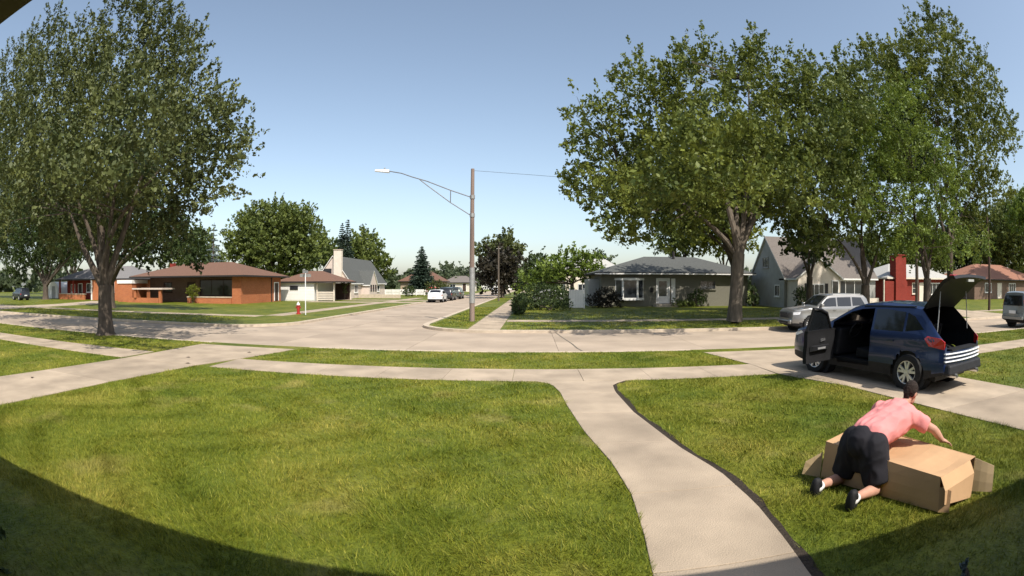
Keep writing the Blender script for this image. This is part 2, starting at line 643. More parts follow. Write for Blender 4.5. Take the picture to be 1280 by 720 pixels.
def bush(name, label, base, lobes, leafm, per=2100, size=.09, length=.25, spread=.16, up=.4, cat='shrub', group=None, stem=True):
    t = thing(name, label, cat, base, 0, group)
    v, f, tint, roots = sprays(lobes, per, length, spread, size, up, 18)
    v[:, 2] = np.maximum(v[:, 2], .01)
    crown_obj(t, v, f, tint, leafm, 'foliage')
    if stem:
        mb = MB()
        for l in lobes:
            for k in range(3):
                mb.tube(limb_path((random.uniform(-.1, .1), random.uniform(-.1, .1), -.05), (l[0] + random.uniform(-.3, .3) * l[3], l[1] + random.uniform(-.3, .3) * l[4], l[2] + l[5] * .3), .2, 4), [.03, .025, .018, .008], 5)
        tag(mb.build('stem', M['bark'], t), kind='stuff')
    return t


# ------------------------------------------------------------------ ground, road, walks
g = MB()
g.add([(-900, -200, -.22), (900, -200, -.22), (900, 1400, -.22), (-900, 1400, -.22)], [(0, 1, 2, 3)])
tag(g.build('ground', M['grass']), kind='structure')
Y0, Y1 = 15.25, 22.25           # main street between kerb faces
X0, X1 = -12.2, -5.45           # side street between kerb faces


def arc(cx, cy, r, a0, a1, n=10):
    return [(cx + r * math.cos(R(a0 + (a1 - a0) * i / n)), cy + r * math.sin(R(a0 + (a1 - a0) * i / n))) for i in range(n + 1)]


RC = 3.6
nw_edge = [(-170, Y1)] + arc(X0 - RC, Y1 + RC, RC, -90, 0) + [(X0, 330)]
ne_edge = [(170, Y1)] + arc(X1 + RC, Y1 + RC, RC, 270, 180) + [(X1, 330)]
lawn = MB()
lawn.prism(nw_edge + [(-170, 330)], -.3, 0)
tag(lawn.build('lawn_across_west', M['grass']), kind='structure')
lawn = MB()
lawn.prism(ne_edge + [(170, 330)], -.3, 0)
tag(lawn.build('lawn_across_east', M['grass']), kind='structure')
lawn = MB()
lawn.prism([(-170, -40), (170, -40), (170, Y0 - .02), (-170, Y0 - .02)], -.3, 0)
tag(lawn.build('front_lawn', M['grass']), kind='structure')


def inset_poly(p, d):
    c = Vector((sum(x for x, _ in p) / len(p), sum(y for _, y in p) / len(p)))
    out = []
    for x, y in p:
        w = Vector((x, y)) - c
        out.append((x - math.copysign(min(d, abs(w.x)), w.x), y - math.copysign(min(d, abs(w.y)), w.y)))
    return out


road = MB()
road.box(-170, 170, Y0 - .3, Y1 + .3, -.3, ROAD_Z - .012)
road.box(X0 - 4, X1 + 4, Y1 + .3, 330, -.3, ROAD_Z - .012)
road_o = tag(road.build('road', M['joint']), kind='structure')
# concrete road panels: two lanes, joints every ~4.9 m
xs = np.arange(-60.4, 60, 4.9)
mid = (Y0 + Y1) / 2 + .1
sl = MB().hexa([(-2.444, -1.74, -.1), (2.444, -1.74, -.1), (2.444, 1.74, -.1), (-2.444, 1.74, -.1)],
               [(-2.444, -1.74, 0), (2.444, -1.74, 0), (2.444, 1.74, 0), (-2.444, 1.74, 0)])
sl_me = sl.mesh('road_slab', M['road'])
for x in xs:
    for s in (-1, 1):
        o = bpy.data.objects.new('road_slab', sl_me)
        link(o, road_o, (x, (Y0 + Y1) / 2 + s * 1.75, ROAD_Z + random.uniform(-.002, .002)))
for k, y in enumerate(np.arange(Y1 + 2.5, 120, 4.9)):
    for s in (-1, 1):
        mb = MB().box(-1.678, 1.678, -2.444, 2.444, -.1, 0)
        mb.build('road_slab', M['road'], road_o, ((X0 + X1) / 2 + s * 1.686, y, ROAD_Z + random.uniform(-.002, .002)))
ap = MB()      # corner fillets and the far ends of the road
for cx, sgn in ((X0, -1), (X1, 1)):
    c = (cx + sgn * RC, Y1 + RC)
    a = arc(c[0], c[1], RC, -90, 0 if sgn < 0 else -180, 10)
    ap.prism(([(cx, Y1 + .03)] + a) if sgn < 0 else ([(cx, Y1 + .03)] + a[::-1]), ROAD_Z - .1, ROAD_Z - .004)
ap.box(-170, -62.9, Y0, Y1, ROAD_Z - .1, ROAD_Z)
ap.box(57.2, 170, Y0, Y1, ROAD_Z - .1, ROAD_Z)
ap.box(X0, X1, 122.8, 330, ROAD_Z - .1, ROAD_Z)
ap.build('road_apron', M['road'], road_o)
for pts_ in ([(1.05, 22.2), (1.2, 20.4), (1.42, 18.2), (1.5, 16.8), (1.72, 15.3)], [(-9.6, 33), (-8.2, 33.3), (-7.1, 33.1), (-5.6, 33.4)], [(-20, 18.6), (-17.3, 18.75), (-14.8, 18.7), (-12.9, 19.0)]):
    sm = MB()
    for (xa, ya), (xb, yb) in zip(pts_[:-1], pts_[1:]):
        n_ = Vector((yb - ya, xa - xb)).normalized() * .028
        q_ = [(xa - n_.x, ya - n_.y), (xb - n_.x, yb - n_.y), (xb + n_.x, yb + n_.y), (xa + n_.x, ya + n_.y)]
        sm.prism(q_, ROAD_Z - .02, ROAD_Z + .006)
    sm.build('tar_seam', M['joint'], road_o)


def kerb(name, line, w=.17, inner=1):
    """kerb stone strip along the line; offset w to the inside (left side when inner=1)."""
    mb = MB()
    pts = [Vector(p) for p in line]
    off, out_ = [], []
    for i, p in enumerate(pts):
        d = (pts[min(i + 1, len(pts) - 1)] - pts[max(i - 1, 0)]).normalized()
        off.append(p + Vector((-d.y, d.x)) * w * inner)
        pts[i] = p.copy()
        out_.append(p - Vector((-d.y, d.x)) * .02 * inner)
    for i in range(len(pts) - 1):
        a, b, c, d = out_[i], out_[i + 1], off[i + 1], off[i]
        q = [a, b, c, d]
        mb.hexa([(p.x, p.y, -.25) for p in q], [(p.x, p.y, .014) for p in q])
    return tag(mb.build(name, M['kerb']), kind='structure')


kerb('kerb', nw_edge, .3, 1)
kerb('kerb', ne_edge, .3, -1)
# near kerb, broken at the two driveways
for a, b in ((-170, -11.05), (-7.0, 4.85), (10.2, 170)):
    kerb('kerb', [(a, Y0), (b, Y0)], .17, -1)


def slabs(parent, polys, m, z=.012, gap=.0035):
    for p in polys:
        mb = MB()
        mb.prism(inset_poly(p, gap), -.06, z + random.uniform(-.0015, .0015))
        mb.build('slab', m, parent, bevel=.003)


walk_L = [(0.78, .55), (0.80, 1.5), (0.85, 3.04), (0.91, 3.67), (0.96, 4.52), (0.91, 5.46), (0.72, 6.78), (0.58, 8.4), (0.53, 9.4), (0.40, 10.2), (.1, 10.5)]
walk_R = [(1.84, .55), (1.86, 1.5), (1.95, 2.71), (2.01, 3.22), (2.07, 4.06), (2.03, 4.98), (1.83, 5.91), (1.60, 7.83), (1.56, 9.4), (1.62, 10.1), (1.95, 10.5)]


def interp(curve, y):
    return float(np.interp(y, [c[1] for c in curve], [c[0] for c in curve]))


fw = tag(bpy.data.objects.new('front_walkway', None), kind='structure')
COL.objects.link(fw)
cuts = [.6, 1.6, 3.06, 4.55, 6.2, 7.8, 9.3, 10.5]
polys = []
for a, b in zip(cuts[:-1], cuts[1:]):
    ys = np.linspace(a + .005, b - .005, 6)
    polys.append([(interp(walk_L, y), y) for y in ys] + [(interp(walk_R, y), y) for y in ys[::-1]])
for p in polys:
    mb = MB()
    mb.prism(p, -.06, .013 + random.uniform(-.002, .002))
    mb.build('slab', M['concrete'], fw, bevel=.006)
# dark edging trench between the walk and the right-hand lawn
mb = MB()
ys = np.linspace(.6, 10.45, 60)
for i in range(59):
    a, b = ys[i], ys[i + 1]
    w0, w1 = .09 + .022 * math.sin(a * 3.1) + .012 * math.sin(a * 11), .09 + .022 * math.sin(b * 3.1) + .012 * math.sin(b * 11)
    mb.hexa([(interp(walk_R, a), a, -.03), (interp(walk_R, a) + w0, a, -.03), (interp(walk_R, b) + w1, b, -.03), (interp(walk_R, b), b, -.03)],
            [(interp(walk_R, a), a, .006), (interp(walk_R, a) + w0, a, .008), (interp(walk_R, b) + w1, b, .008), (interp(walk_R, b), b, .006)])
tag(mb.build('soil_edging', M['soil']), kind='structure')

sw = tag(bpy.data.objects.new('sidewalk', None), kind='structure')
COL.objects.link(sw)
SWN, SWF = 10.52, 12.02
for a, b, k in ((-40.7, -11.2, 20), (-7.8, 5.52, 9), (9.45, 40.2, 20)):
    w = (b - a) / k
    for i in range(k):
        x = a + i * w
        slabs(sw, [[(x, SWN), (x + w, SWN), (x + w, SWF), (x, SWF)]], M['concrete'])
for a, b in ((-120, -40.7), (40.2, 120)):
    slabs(sw, [[(a, SWN), (b, SWN), (b, SWF), (a, SWF)]], M['concrete'])

dl = tag(bpy.data.objects.new('driveway', None), kind='structure')
COL.objects.link(dl)
segs = [(-8, -2, -11.6, -8.7), (-2, 1.5, -11.75, -8.85), (1.5, 4.6, -11.85, -8.88), (4.6, 7.6, -11.65, -8.75), (7.6, 10.5, -11.3, -8.6), (10.5, 12.05, -11.0, -8.25)]
for i, (a, b, l, r_) in enumerate(segs):
    nl, nr = (segs[i + 1][2], segs[i + 1][3]) if i < 5 else (-11.0, -7.8)
    slabs(dl, [[(l, a), (r_, a), (nr, b), (nl, b)]], M['concrete'], .016)


def apron(parent, l0, r0, l1, r1):
    mb = MB()
    a = [(l0, 12.06), (r0, 12.06), (r0 + (r1 - r0) * .7, 14.5), (r1, 15.3), (l1, 15.3), (l0 + (l1 - l0) * .7, 14.5)]
    z = [.016, .016, .012, ROAD_Z + .01, ROAD_Z + .01, .012]
    mb.hexa([(p[0], p[1], -.28) for p in a], [(p[0], p[1], q) for p, q in zip(a, z)])
    mb.build('slab', M['concrete'], parent)


apron(dl, -11.0, -7.8, -11.05, -7.0)
dr = tag(bpy.data.objects.new('driveway', None), kind='structure')
COL.objects.link(dr)
dr_L = [(7.55, -8), (7.4, 0), (6.94, 4.2), (6.56, 6.5), (6.14, 9.67), (5.55, 10.5), (5.5, 12.05)]
dr_R = [(10.5, -8), (10.2, 0), (9.95, 4.2), (9.6, 6.5), (9.2, 9.67), (9.3, 10.5), (9.5, 12.05)]
for a, b in ((-8, -4), (-4, 0), (0, 3.2), (3.2, 6.0), (6.0, 8.6), (8.6, 10.5), (10.5, 12.05)):
    slabs(dr, [[(interp(dr_L, a), a), (interp(dr_R, a), a), (interp(dr_R, b), b), (interp(dr_L, b), b)]], M['concrete'], .016)
apron(dr, 5.5, 9.5, 4.9, 10.15)

# walks and drives across the street
fwk = tag(bpy.data.objects.new('far_sidewalk', None), kind='structure')
COL.objects.link(fwk)
for k in range(34):
    a = -1.35 + k * 1.5
    slabs(fwk, [[(a, 27.5), (a + 1.5, 27.5), (a + 1.5, 28.9), (a, 28.9)]], M['concrete'])
for k in range(40):
    a = 22.6 + k * 1.5
    slabs(fwk, [[(-2.85, a), (-1.4, a), (-1.4, a + 1.5), (-2.85, a + 1.5)]], M['concrete'])
slabs(fwk, [[(-2.85, 82.6), (-1.4, 82.6), (-1.4, 300), (-2.85, 300)]], M['concrete'])
for k in range(36):
    a = -17.2 - k * 1.5
    slabs(fwk, [[(a - 1.5, 28.6), (a, 28.6), (a, 30.0), (a - 1.5, 30.0)]], M['concrete'])
for k in range(30):
    a = 30.0 + k * 1.5
    slabs(fwk, [[(-17.2, a), (-15.8, a), (-15.8, a + 1.5), (-17.2, a + 1.5)]], M['concrete'])
far_dr = tag(bpy.data.objects.new('far_driveway', None), kind='structure')
COL.objects.link(far_dr)
slabs(far_dr, [[(-26, 54.6), (X0 - .31, 54.6), (X0 - .31, 57.4), (-26, 57.4)], [(-25.5, 62.5), (X0 - .31, 62.0), (X0 - .31, 64.6), (-25.5, 65)]], M['concrete'], .016)
slabs(far_dr, [[(-62, Y1 + .31), (-44, Y1 + .31), (-44.5, 25), (-45.8, 40), (-52, 47.5), (-55, 46), (-50.5, 36), (-50, 30)]], M['concrete'], .016)
slabs(far_dr, [[(27.5, Y1 + .31), (33.5, Y1 + .31), (38.5, 42), (36, 44)], [(40, Y1 + .31), (49, Y1 + .31), (56, 34), (53, 36)]], M['concrete'], .016)


# ------------------------------------------------------------------ grass
def in_walk(xx, yy, m=.0):
    l = np.interp(yy, [c[1] for c in walk_L], [c[0] for c in walk_L])
    r_ = np.interp(yy, [c[1] for c in walk_R], [c[0] for c in walk_R])
    return (xx > l - m) & (xx < r_ + .085 + m)


def scatter(x0, x1, y0, y1, dens):
    n = int((x1 - x0) * (y1 - y0) * dens)
    return np.stack([RNG.uniform(x0, x1, n), RNG.uniform(y0, y1, n)], 1)


def blades(pts, h, w, lean):
    n = len(pts)
    a = RNG.uniform(0, 2 * np.pi, n)
    d = np.stack([np.cos(a), np.sin(a)], 1)
    # tufts lean together in places
    la = np.sin(pts[:, 0] * 2.1 + np.sin(pts[:, 1] * 1.7) * 2) * np.pi
    l2 = np.stack([np.cos(la), np.sin(la)], 1) * .5 + RNG.normal(size=(n, 2)) * .7
    X, Y = pts[:, 0], pts[:, 1]
    patch = .72 + .25 * np.sin(X * 3.3 + 1.3 * np.sin(Y * 2.9)) * np.sin(Y * 3.7 + np.sin(X * 1.3))
    patch = patch + .33 * np.sin(X * 17 + 2 * np.sin(Y * 7.3)) * np.sin(Y * 15 + 2 * np.sin(X * 6.1))
    patch = np.clip(patch, .25, 1.5)
    hh = h * RNG.uniform(.5, 1.25, n) * patch
    ww = w * RNG.uniform(.7, 1.3, n)
    v = np.zeros((n, 3, 3))
    v[:, 0, :2] = pts - d * ww[:, None] / 2
    v[:, 1, :2] = pts + d * ww[:, None] / 2
    v[:, 2, :2] = pts + l2 * (lean * hh)[:, None]
    v[:, :2, 2] = -.005
    v[:, 2, 2] = hh
    return v.reshape(-1, 3), np.repeat(np.clip(RNG.random(n), 0, 1), 3)


V, T = [], []


def grow(pts, h, w, lean=.9):
    v, t = blades(pts, h, w, lean)
    V.append(v)
    T.append(t)


def lawn_front(p):
    xx, yy = p[:, 0], p[:, 1]
    edge_l = np.interp(yy, [0, 4.6, 7.6, 10.5], [-8.83, -8.72, -8.57, -8.22])
    edge_r = np.interp(yy, [c[1] for c in dr_L], [c[0] for c in dr_L])
    return p[(~in_walk(xx, yy, .0)) & (xx > edge_l) & (xx < edge_r) & (yy < SWN - .02)]


for y0, y1, dens, h, w in ((.5, 2.6, 1500, .055, .007), (2.6, 4.2, 5000, .066, .006), (4.2, 6.5, 3200, .062, .007), (6.5, 8.6, 2400, .058, .009), (8.6, 10.5, 1700, .055, .011)):
    grow(lawn_front(scatter(-9, 7.5, y0, y1, dens)), h, w)
p = scatter(-26, -11, 4, 10.5, 380)
grow(p[p[:, 0] < np.interp(p[:, 1], [4.6, 7.6, 10.5], [-11.68, -11.35, -11.02])], .05, .018)
p = scatter(9.2, 24, 3.5, 10.5, 420)
grow(p[p[:, 0] > np.interp(p[:, 1], [c[1] for c in dr_R], [c[0] for c in dr_R])], .05, .018)
p = scatter(-7.8, 5.7, 12.04, 15.06, 1100)
grow(p[(p[:, 0] > np.interp(p[:, 1], [12, 14.5, 15.2], [-7.78, -7.2, -6.98])) & (p[:, 0] < np.interp(p[:, 1], [12, 14.5, 15.2], [5.5, 5.08, 4.9]))], .05, .013)
grow(scatter(-32, -11.08, 12.04, 15.06, 420), .05, .02)
p = scatter(9.5, 30, 12.04, 15.06, 420)
grow(p[p[:, 0] > np.interp(p[:, 1], [12, 14.5, 15.2], [9.5, 9.95, 10.15])], .05, .02)
grow(scatter(-4.9, -2.95, 24, 45, 260), .06, .03)
grow(scatter(-1.2, 22, 22.6, 27.4, 130), .06, .035)
grow(scatter(-1.2, 26, 29, 40, 60), .06, .045)
p = scatter(-45, -16, 22.8, 28.5, 90)
grow(p[p[:, 0] < -17], .06, .04)
vv = np.concatenate(V)
ff = np.arange(len(vv)).reshape(-1, 3)
o = bpy.data.objects.new('grass', np_mesh('grass', vv, ff, M['blades'], np.concatenate(T)))
link(o)
tag(o, 'short sunlit lawn grass with dry yellowish patches', 'grass', kind='stuff')


# ------------------------------------------------------------------ houses
def facing(c, d):
    """frame for a wall feature at c facing direction d: local (u, n, v) -> parent coordinates"""
    u = {'-y': Vector((1, 0, 0)), '+x': Vector((0, 1, 0)), '-x': Vector((0, -1, 0)), '+y': Vector((-1, 0, 0))}[d]
    n = Vector((u.y, -u.x, 0))
    c = Vector(c)
    return lambda a, o, b: c + u * a + n * o + Vector((0, 0, b))


def fbox(mb, fr, a0, a1, o0, o1, b0, b1, mi=0):
    v = [fr(a, o, b) for b in (b0, b1) for a, o in ((a0, o0), (a1, o0), (a1, o1), (a0, o1))]
    mb.add(v, [(3, 2, 1, 0), (4, 5, 6, 7), (0, 1, 5, 4), (1, 2, 6, 5), (2, 3, 7, 6), (3, 0, 4, 7)], mi)


def window(parent, c, w, h, d='-y', cols=1, rows=1, frame='white', ft=.09, glass='glass', proud=.06, sill=True):
    fr = facing(c, d)
    mb = MB()
    fbox(mb, fr, -w / 2, -w / 2 + ft, -.05, proud, 0, h)
    fbox(mb, fr, w / 2 - ft, w / 2, -.05, proud, 0, h)
    fbox(mb, fr, -w / 2 + ft, w / 2 - ft, -.05, proud, h - ft, h)
    fbox(mb, fr, -w / 2 + ft, w / 2 - ft, -.05, proud, 0, ft)
    win = mb.build('window', M[frame], parent)
    iw, ih = w - 2 * ft, h - 2 * ft
    for i in range(cols):
        for j in range(rows):
            a0 = -w / 2 + ft + iw * i / cols + (.025 if i else 0)
            a1 = -w / 2 + ft + iw * (i + 1) / cols - (.025 if i < cols - 1 else 0)
            b0 = ft + ih * j / rows + (.025 if j else 0)
            b1 = ft + ih * (j + 1) / rows - (.025 if j < rows - 1 else 0)
            q = MB()
            fbox(q, fr, a0, a1, -.03, .022, b0, b1)
            q.build('pane', M[glass], win)
    if cols > 1 or rows > 1:
        for i in range(1, cols):
            q = MB()
            a = -w / 2 + ft + iw * i / cols
            fbox(q, fr, a - .025, a + .025, -.04, proud - .012, ft, h - ft)
            q.build('mullion', M[frame], win)
        for j in range(1, rows):
            q = MB()
            b = ft + ih * j / rows
            fbox(q, fr, -w / 2 + ft, w / 2 - ft, -.04, proud - .016, b - .025, b + .025)
            q.build('mullion', M[frame], win)
    if sill:
        q = MB()
        fbox(q, fr, -w / 2 - .05, w / 2 + .05, -.04, proud + .06, -.07, -.004)
        q.build('sill', M[frame], win)
    return win


def door(parent, c, w, h, d='-y', m='white', frame='white', glass=None):
    fr = facing(c, d)
    mb = MB()
    fbox(mb, fr, -w / 2, w / 2, -.04, .03, 0, h)
    o = mb.build('door', M[m], parent)
    q = MB()
    fbox(q, fr, -w / 2 - .12, -w / 2 - .003, -.05, .075, 0, h + .1)
    fbox(q, fr, w / 2 + .003, w / 2 + .12, -.05, .075, 0, h + .1)
    fbox(q, fr, -w / 2, w / 2, -.05, .072, h + .004, h + .1)
    q.build('frame', M[frame], o)
    q = MB()
    fbox(q, fr, w / 2 - .14, w / 2 - .07, .03, .1, h * .45, h * .49)
    q.build('handle', M['gal'], o)
    if glass:
        q = MB()
        fbox(q, fr, -w / 2 + .13, w / 2 - .16, .0, .04, h * glass[0], h * glass[1])
        q.build('pane', M['glass'], o)
    return o


def roof_hip(parent, x0, x1, y0, y1, ze, zr, over, rx0, rx1, m, th=.16, fascia='dark', name='roof'):
    a = [(x0 - over, y0 - over), (x1 + over, y0 - over), (x1 + over, y1 + over), (x0 - over, y1 + over)]
    ym = (y0 + y1) / 2
    mb = MB()
    v = [(p[0], p[1], ze) for p in a] + [(p[0], p[1], ze + th) for p in a] + [(rx0, ym, zr), (rx1, ym, zr)]
    f = [(3, 2, 1, 0), (0, 1, 5, 4), (1, 2, 6, 5), (2, 3, 7, 6), (3, 0, 4, 7), (4, 5, 9, 8), (5, 6, 9), (6, 7, 8, 9), (7, 4, 8)]
    mb.add(v, f)
    for i in range(5):
        mb.mi[i] = 1
    return mb.build(name, [m, M[fascia]], parent)


def roof_gable(parent, x0, x1, y0, y1, ze, zr, over, end, m, axis='x', th=.14, fascia='white', name='roof'):
    """two slabs meeting at a ridge along axis; over = eave overhang, end = gable overhang"""
    mb = MB()
    if axis == 'x':
        ym = (y0 + y1) / 2
        k = (zr - ze) / (ym - y0)
        sec = [(y0 - over, ze - k * over), (ym, zr), (y1 + over, ze - k * over)]
        A, B = x0 - end, x1 + end
        P = lambda s, t, dz: (t, s[0], s[1] + dz)
    else:
        xm = (x0 + x1) / 2
        k = (zr - ze) / (xm - x0)
        sec = [(x0 - over, ze - k * over), (xm, zr), (x1 + over, ze - k * over)]
        A, B = y0 - end, y1 + end
        P = lambda s, t, dz: (s[0], t, s[1] + dz)
    v = []
    for t in (A, B):
        for s in sec:
            v += [P(s, t, 0), P(s, t, th)]
    mb.add(v, [(1, 3, 9, 7), (3, 5, 11, 9)])
    mb.add(v, [(0, 2, 8, 6), (2, 4, 10, 8), (0, 1, 3, 2), (2, 3, 5, 4), (6, 7, 9, 8), (8, 9, 11, 10), (0, 1, 7, 6), (4, 5, 11, 10)], 1)
    return mb.build(name, [m, M[fascia]], parent)


def gable_walls(parent, x0, x1, y0, y1, ze, zr, axis, m, name='wall'):
    mb = MB()
    if axis == 'x':
        ym = (y0 + y1) / 2
        poly = [(y0, -.1), (y1, -.1), (y1, ze), (ym, zr), (y0, ze)]
        mb.hexa([(x0, a, b) for a, b in poly], [(x1, a, b) for a, b in poly])
    else:
        xm = (x0 + x1) / 2
        poly = [(x0, -.1), (x1, -.1), (x1, ze), (xm, zr), (x0, ze)]
        mb.hexa([(a, y0, b) for a, b in poly], [(a, y1, b) for a, b in poly])
    return mb.build(name, m, parent)


def wallbox(parent, x0, x1, y0, y1, z1, m, name='wall', z0=-.1):
    return MB().box(x0, x1, y0, y1, z0, z1).build(name, m, parent)


def chimney(parent, x0, x1, y0, y1, z0, z1, m, cap='kerb'):
    c = MB().box(x0, x1, y0, y1, z0, z1).build('chimney', M[m] if isinstance(m, str) else m, parent)
    MB().box(x0 - .06, x1 + .06, y0 - .06, y1 + .06, z1 + .002, z1 + .12).build('chimney_cap', M[cap], c)
    return c


# grey-roofed brick bungalow, far left behind the verge tree
hA = thing('brick_bungalow', 'low red brick bungalow with grey roof and recessed porch behind the left verge tree', 'house', (-60, 50, 0))
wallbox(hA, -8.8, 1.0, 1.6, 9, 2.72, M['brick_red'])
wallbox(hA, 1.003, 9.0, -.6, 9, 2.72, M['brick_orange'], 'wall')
roof_hip(hA, -8.8, 9, 0, 9, 2.72, 4.7, .75, -5, 5, M['roof_grey'])
mb = MB().box(-8.6, -1.2, -.5, -.2, -.1, .75)
mb.build('porch_wall', M['brick_orange'], hA)
MB().box(-8.7, -1.1, -.56, -.14, .754, .84).build('coping', M['kerb'], hA)
for x in (-8.4, -4.4):
    MB().box(x - .12, x + .12, -.46, -.22, .845, 2.715).build('porch_post', M['brick_red'], hA)
MB().box(.72, .96, -.7, -.46, -.05, 2.715).build('downspout', M['white'], hA)
window(hA, (-2.2, 1.6, 1.0), 2.0, 1.3, '-y', 2, 1)
window(hA, (-7.0, 1.6, 1.0), 1.2, 1.2, '-y')
door(hA, (-4.9, 1.6, .1), .95, 2.1, '-y', 'darkbrown', 'white')
window(hA, (5.2, -.6, 1.1), 2.2, 1.3, '-y', 2, 1)

# brown-roofed orange brick ranch
hB = thing('brick_ranch', 'orange brick ranch house with brown hip roof and deep shaded front', 'house', (-38, 47, 0))
wallbox(hB, -8.5, 6.7, 2.6, 9.5, 2.85, M['brick_brown'])  # front in darker brown brick: shade under the eave put into the colour
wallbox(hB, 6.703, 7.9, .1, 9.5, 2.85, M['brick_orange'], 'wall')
roof_hip(hB, -8.5, 7.9, .1, 9.5, 2.85, 4.65, .85, -3.5, 3.6, M['roof_brown'])
window(hB, (2.9, 2.6, .75), 5.4, 1.85, '-y', 3, 1, 'darkbrown', .1)
door(hB, (-1.2, 2.6, .1), 1.0, 2.15, '-y', 'darkbrown', 'darkbrown', (.5, .9))
window(hB, (-5.2, 2.6, 1.15), 1.5, 1.2, '-y', 2, 1, 'darkbrown')
mb = MB().box(.3, 6.697, -.1, .35, -.1, .62)
mb.build('planter', M['brick_orange'], hB)
MB().box(.25, 6.65, -.15, .4, .624, .74).build('coping', M['kerb'], hB)
mb = MB().box(-8.9, -3.2, -1.6, -1.35, -.1, .55)
mb.build('porch_wall', M['brick_orange'], hB)
mb = MB().box(-7.6, -2.3, -1.9, .6, 1.5, 1.66)
mb.build('porch_canopy', M['pinkish'], hB)
for x in (-7.2, -2.8):
    MB().box(x - .18, x + .18, -1.75, -1.45, .555 if x < -5 else -.05, 1.496).build('porch_post', M['brick_orange'], hB)
mb = MB().box(-11.4, -8.6, -.9, 2.0, -.1, 2.2)
mb.build('wing', M['brick_orange'], hB)
mb = MB().box(-11.5, -8.5, -1.0, 2.1, 2.204, 2.62)
mb.build('parapet', M['white'], hB)
MB().box(7.902, 7.98, 7.0, 7.15, 0, 2.82).build('downspout', M['dark'], hB)
door(hB, (7.9, 8.3, .1), .95, 2.1, '+x', 'darkbrown', 'white')
MB().box(-6.6, -6.0, 4.6, 5.2, 3.4, 4.7).build('chimney', M['brick_red'], hB)

# white garage with carport
hC = thing('garage', 'white garage with brown hip roof and dark open carport beside the brick ranch', 'garage', (-27.6, 58.5, 0))
wallbox(hC, -3.9, 1.2, 0, 6.5, 2.22, M['white'])
for j in range(6):
    MB().box(-3.93, 1.23, -.035, -.004, .12 + j * .35, .12 + j * .35 + .335).build('plank', M['white'], hC)
window(hC, (-1.6, -.035, 1.35), 1.15, .5, '-y', 1, 1, 'dark', .05, sill=False)
roof_hip(hC, -3.9, 4.0, 0, 6.5, 2.24, 3.75, .4, -.9, 1.0, M['roof_brown'])
for x in (1.45, 3.75):
    for y in (.2, 6.2):
        MB().box(x, x + .16, y, y + .16, -.05, 2.236).build('post', M['cream'], hC)
MB().box(1.25, 3.9, 6.3, 6.4, -.05, 2.2).build('back_wall', M['darkbrown'], hC)
for j in range(5):
    MB().box(1.62, 3.74, .26, .3, .1 + j * .22, .25 + j * .22).build('rail', M['cream'], hC)

# pale steep-roofed cottage with chimney
hD = thing('cottage', 'pale cottage with steep grey-green roof and tall cream chimney beyond the garage', 'house', (-28.5, 70, 0))
gable_walls(hD, -2.7, 2.7, 0, 18, 2.5, 6.0, 'y', M['pinkish'])
roof_gable(hD, -2.7, 2.7, 0, 18, 2.5, 6.05, .35, .2, M['roof_green'], 'y')
c_ = chimney(hD, .35, 1.55, -.62, -.003, -.1, 6.9, 'cream')
window(hD, (-.9, 0, 3.55), 1.4, .75, '-y', 1, 1, 'dark', .05, sill=False)
gable_walls(hD, 2.703, 4.0, 5.2, 9.2, 2.0, 4.0, 'x', M['pinkish'], 'entry_gable')
roof_gable(hD, 1.2, 4.0, 5.2, 9.2, 2.0, 4.05, .2, .15, M['roof_green'], 'x', name='entry_roof')
for y in (6.0, 7.2, 8.4):
    window(hD, (4.0, y, .95), .6, 1.0, '+x', 1, 1, 'dark', .06, sill=False)
window(hD, (2.7, 13.5, .8), 2.2, 1.3, '+x', 2, 1)
window(hD, (2.7, 2.6, .8), 1.6, 1.3, '+x', 2, 1)
MB().box(3.0, 9.5, 3.0, 3.2, -.1, .55).build('garden_wall', M['kerb'], hD)

# olive-grey ranch opposite, under the maple
hE = thing('grey_ranch', 'grey ranch house with white bay window and white door behind the big maple', 'house', (6.8, 46, 0))
wallbox(hE, -.6, 13.8, 0, 8.5, 2.92, M['olive'])
roof_hip(hE, -.6, 13.8, 0, 8.5, 2.92, 4.75, .65, 4.3, 9.6, M['roof_green'])
fr = facing((2.0, -.003, .72), '-y')      # bay: three lights
bay = MB()
for a0, o0, a1, o1 in ((-1.3, 0, -.72, .42), (-.72, .42, .72, .42), (.72, .42, 1.3, 0)):
    q0, q1 = Vector((a0, o0)), Vector((a1, o1))
    for s, e in ((0, .09), (1 - .09, 1)):
        A_, B_ = q0.lerp(q1, s), q0.lerp(q1, e)
        bay.add([fr(A_.x, A_.y, 0), fr(B_.x, B_.y, 0), fr(B_.x, B_.y, 1.75), fr(A_.x, A_.y, 1.75),
                 fr(A_.x, A_.y - .07, 0), fr(B_.x, B_.y - .07, 0), fr(B_.x, B_.y - .07, 1.75), fr(A_.x, A_.y - .07, 1.75)],
                [(0, 1, 2, 3), (4, 5, 6, 7), (0, 1, 5, 4), (1, 2, 6, 5), (2, 3, 7, 6), (3, 0, 4, 7)])
for z0, z1 in ((-.14, .08), (1.66, 1.86)):
    p = [(-1.38, .0), (-.76, .48), (.76, .48), (1.38, 0)]
    bay.hexa([fr(a, b, z0) for a, b in p], [fr(a, b, z1) for a, b in p])
bay_o = bay.build('bay_window', M['white'], hE)
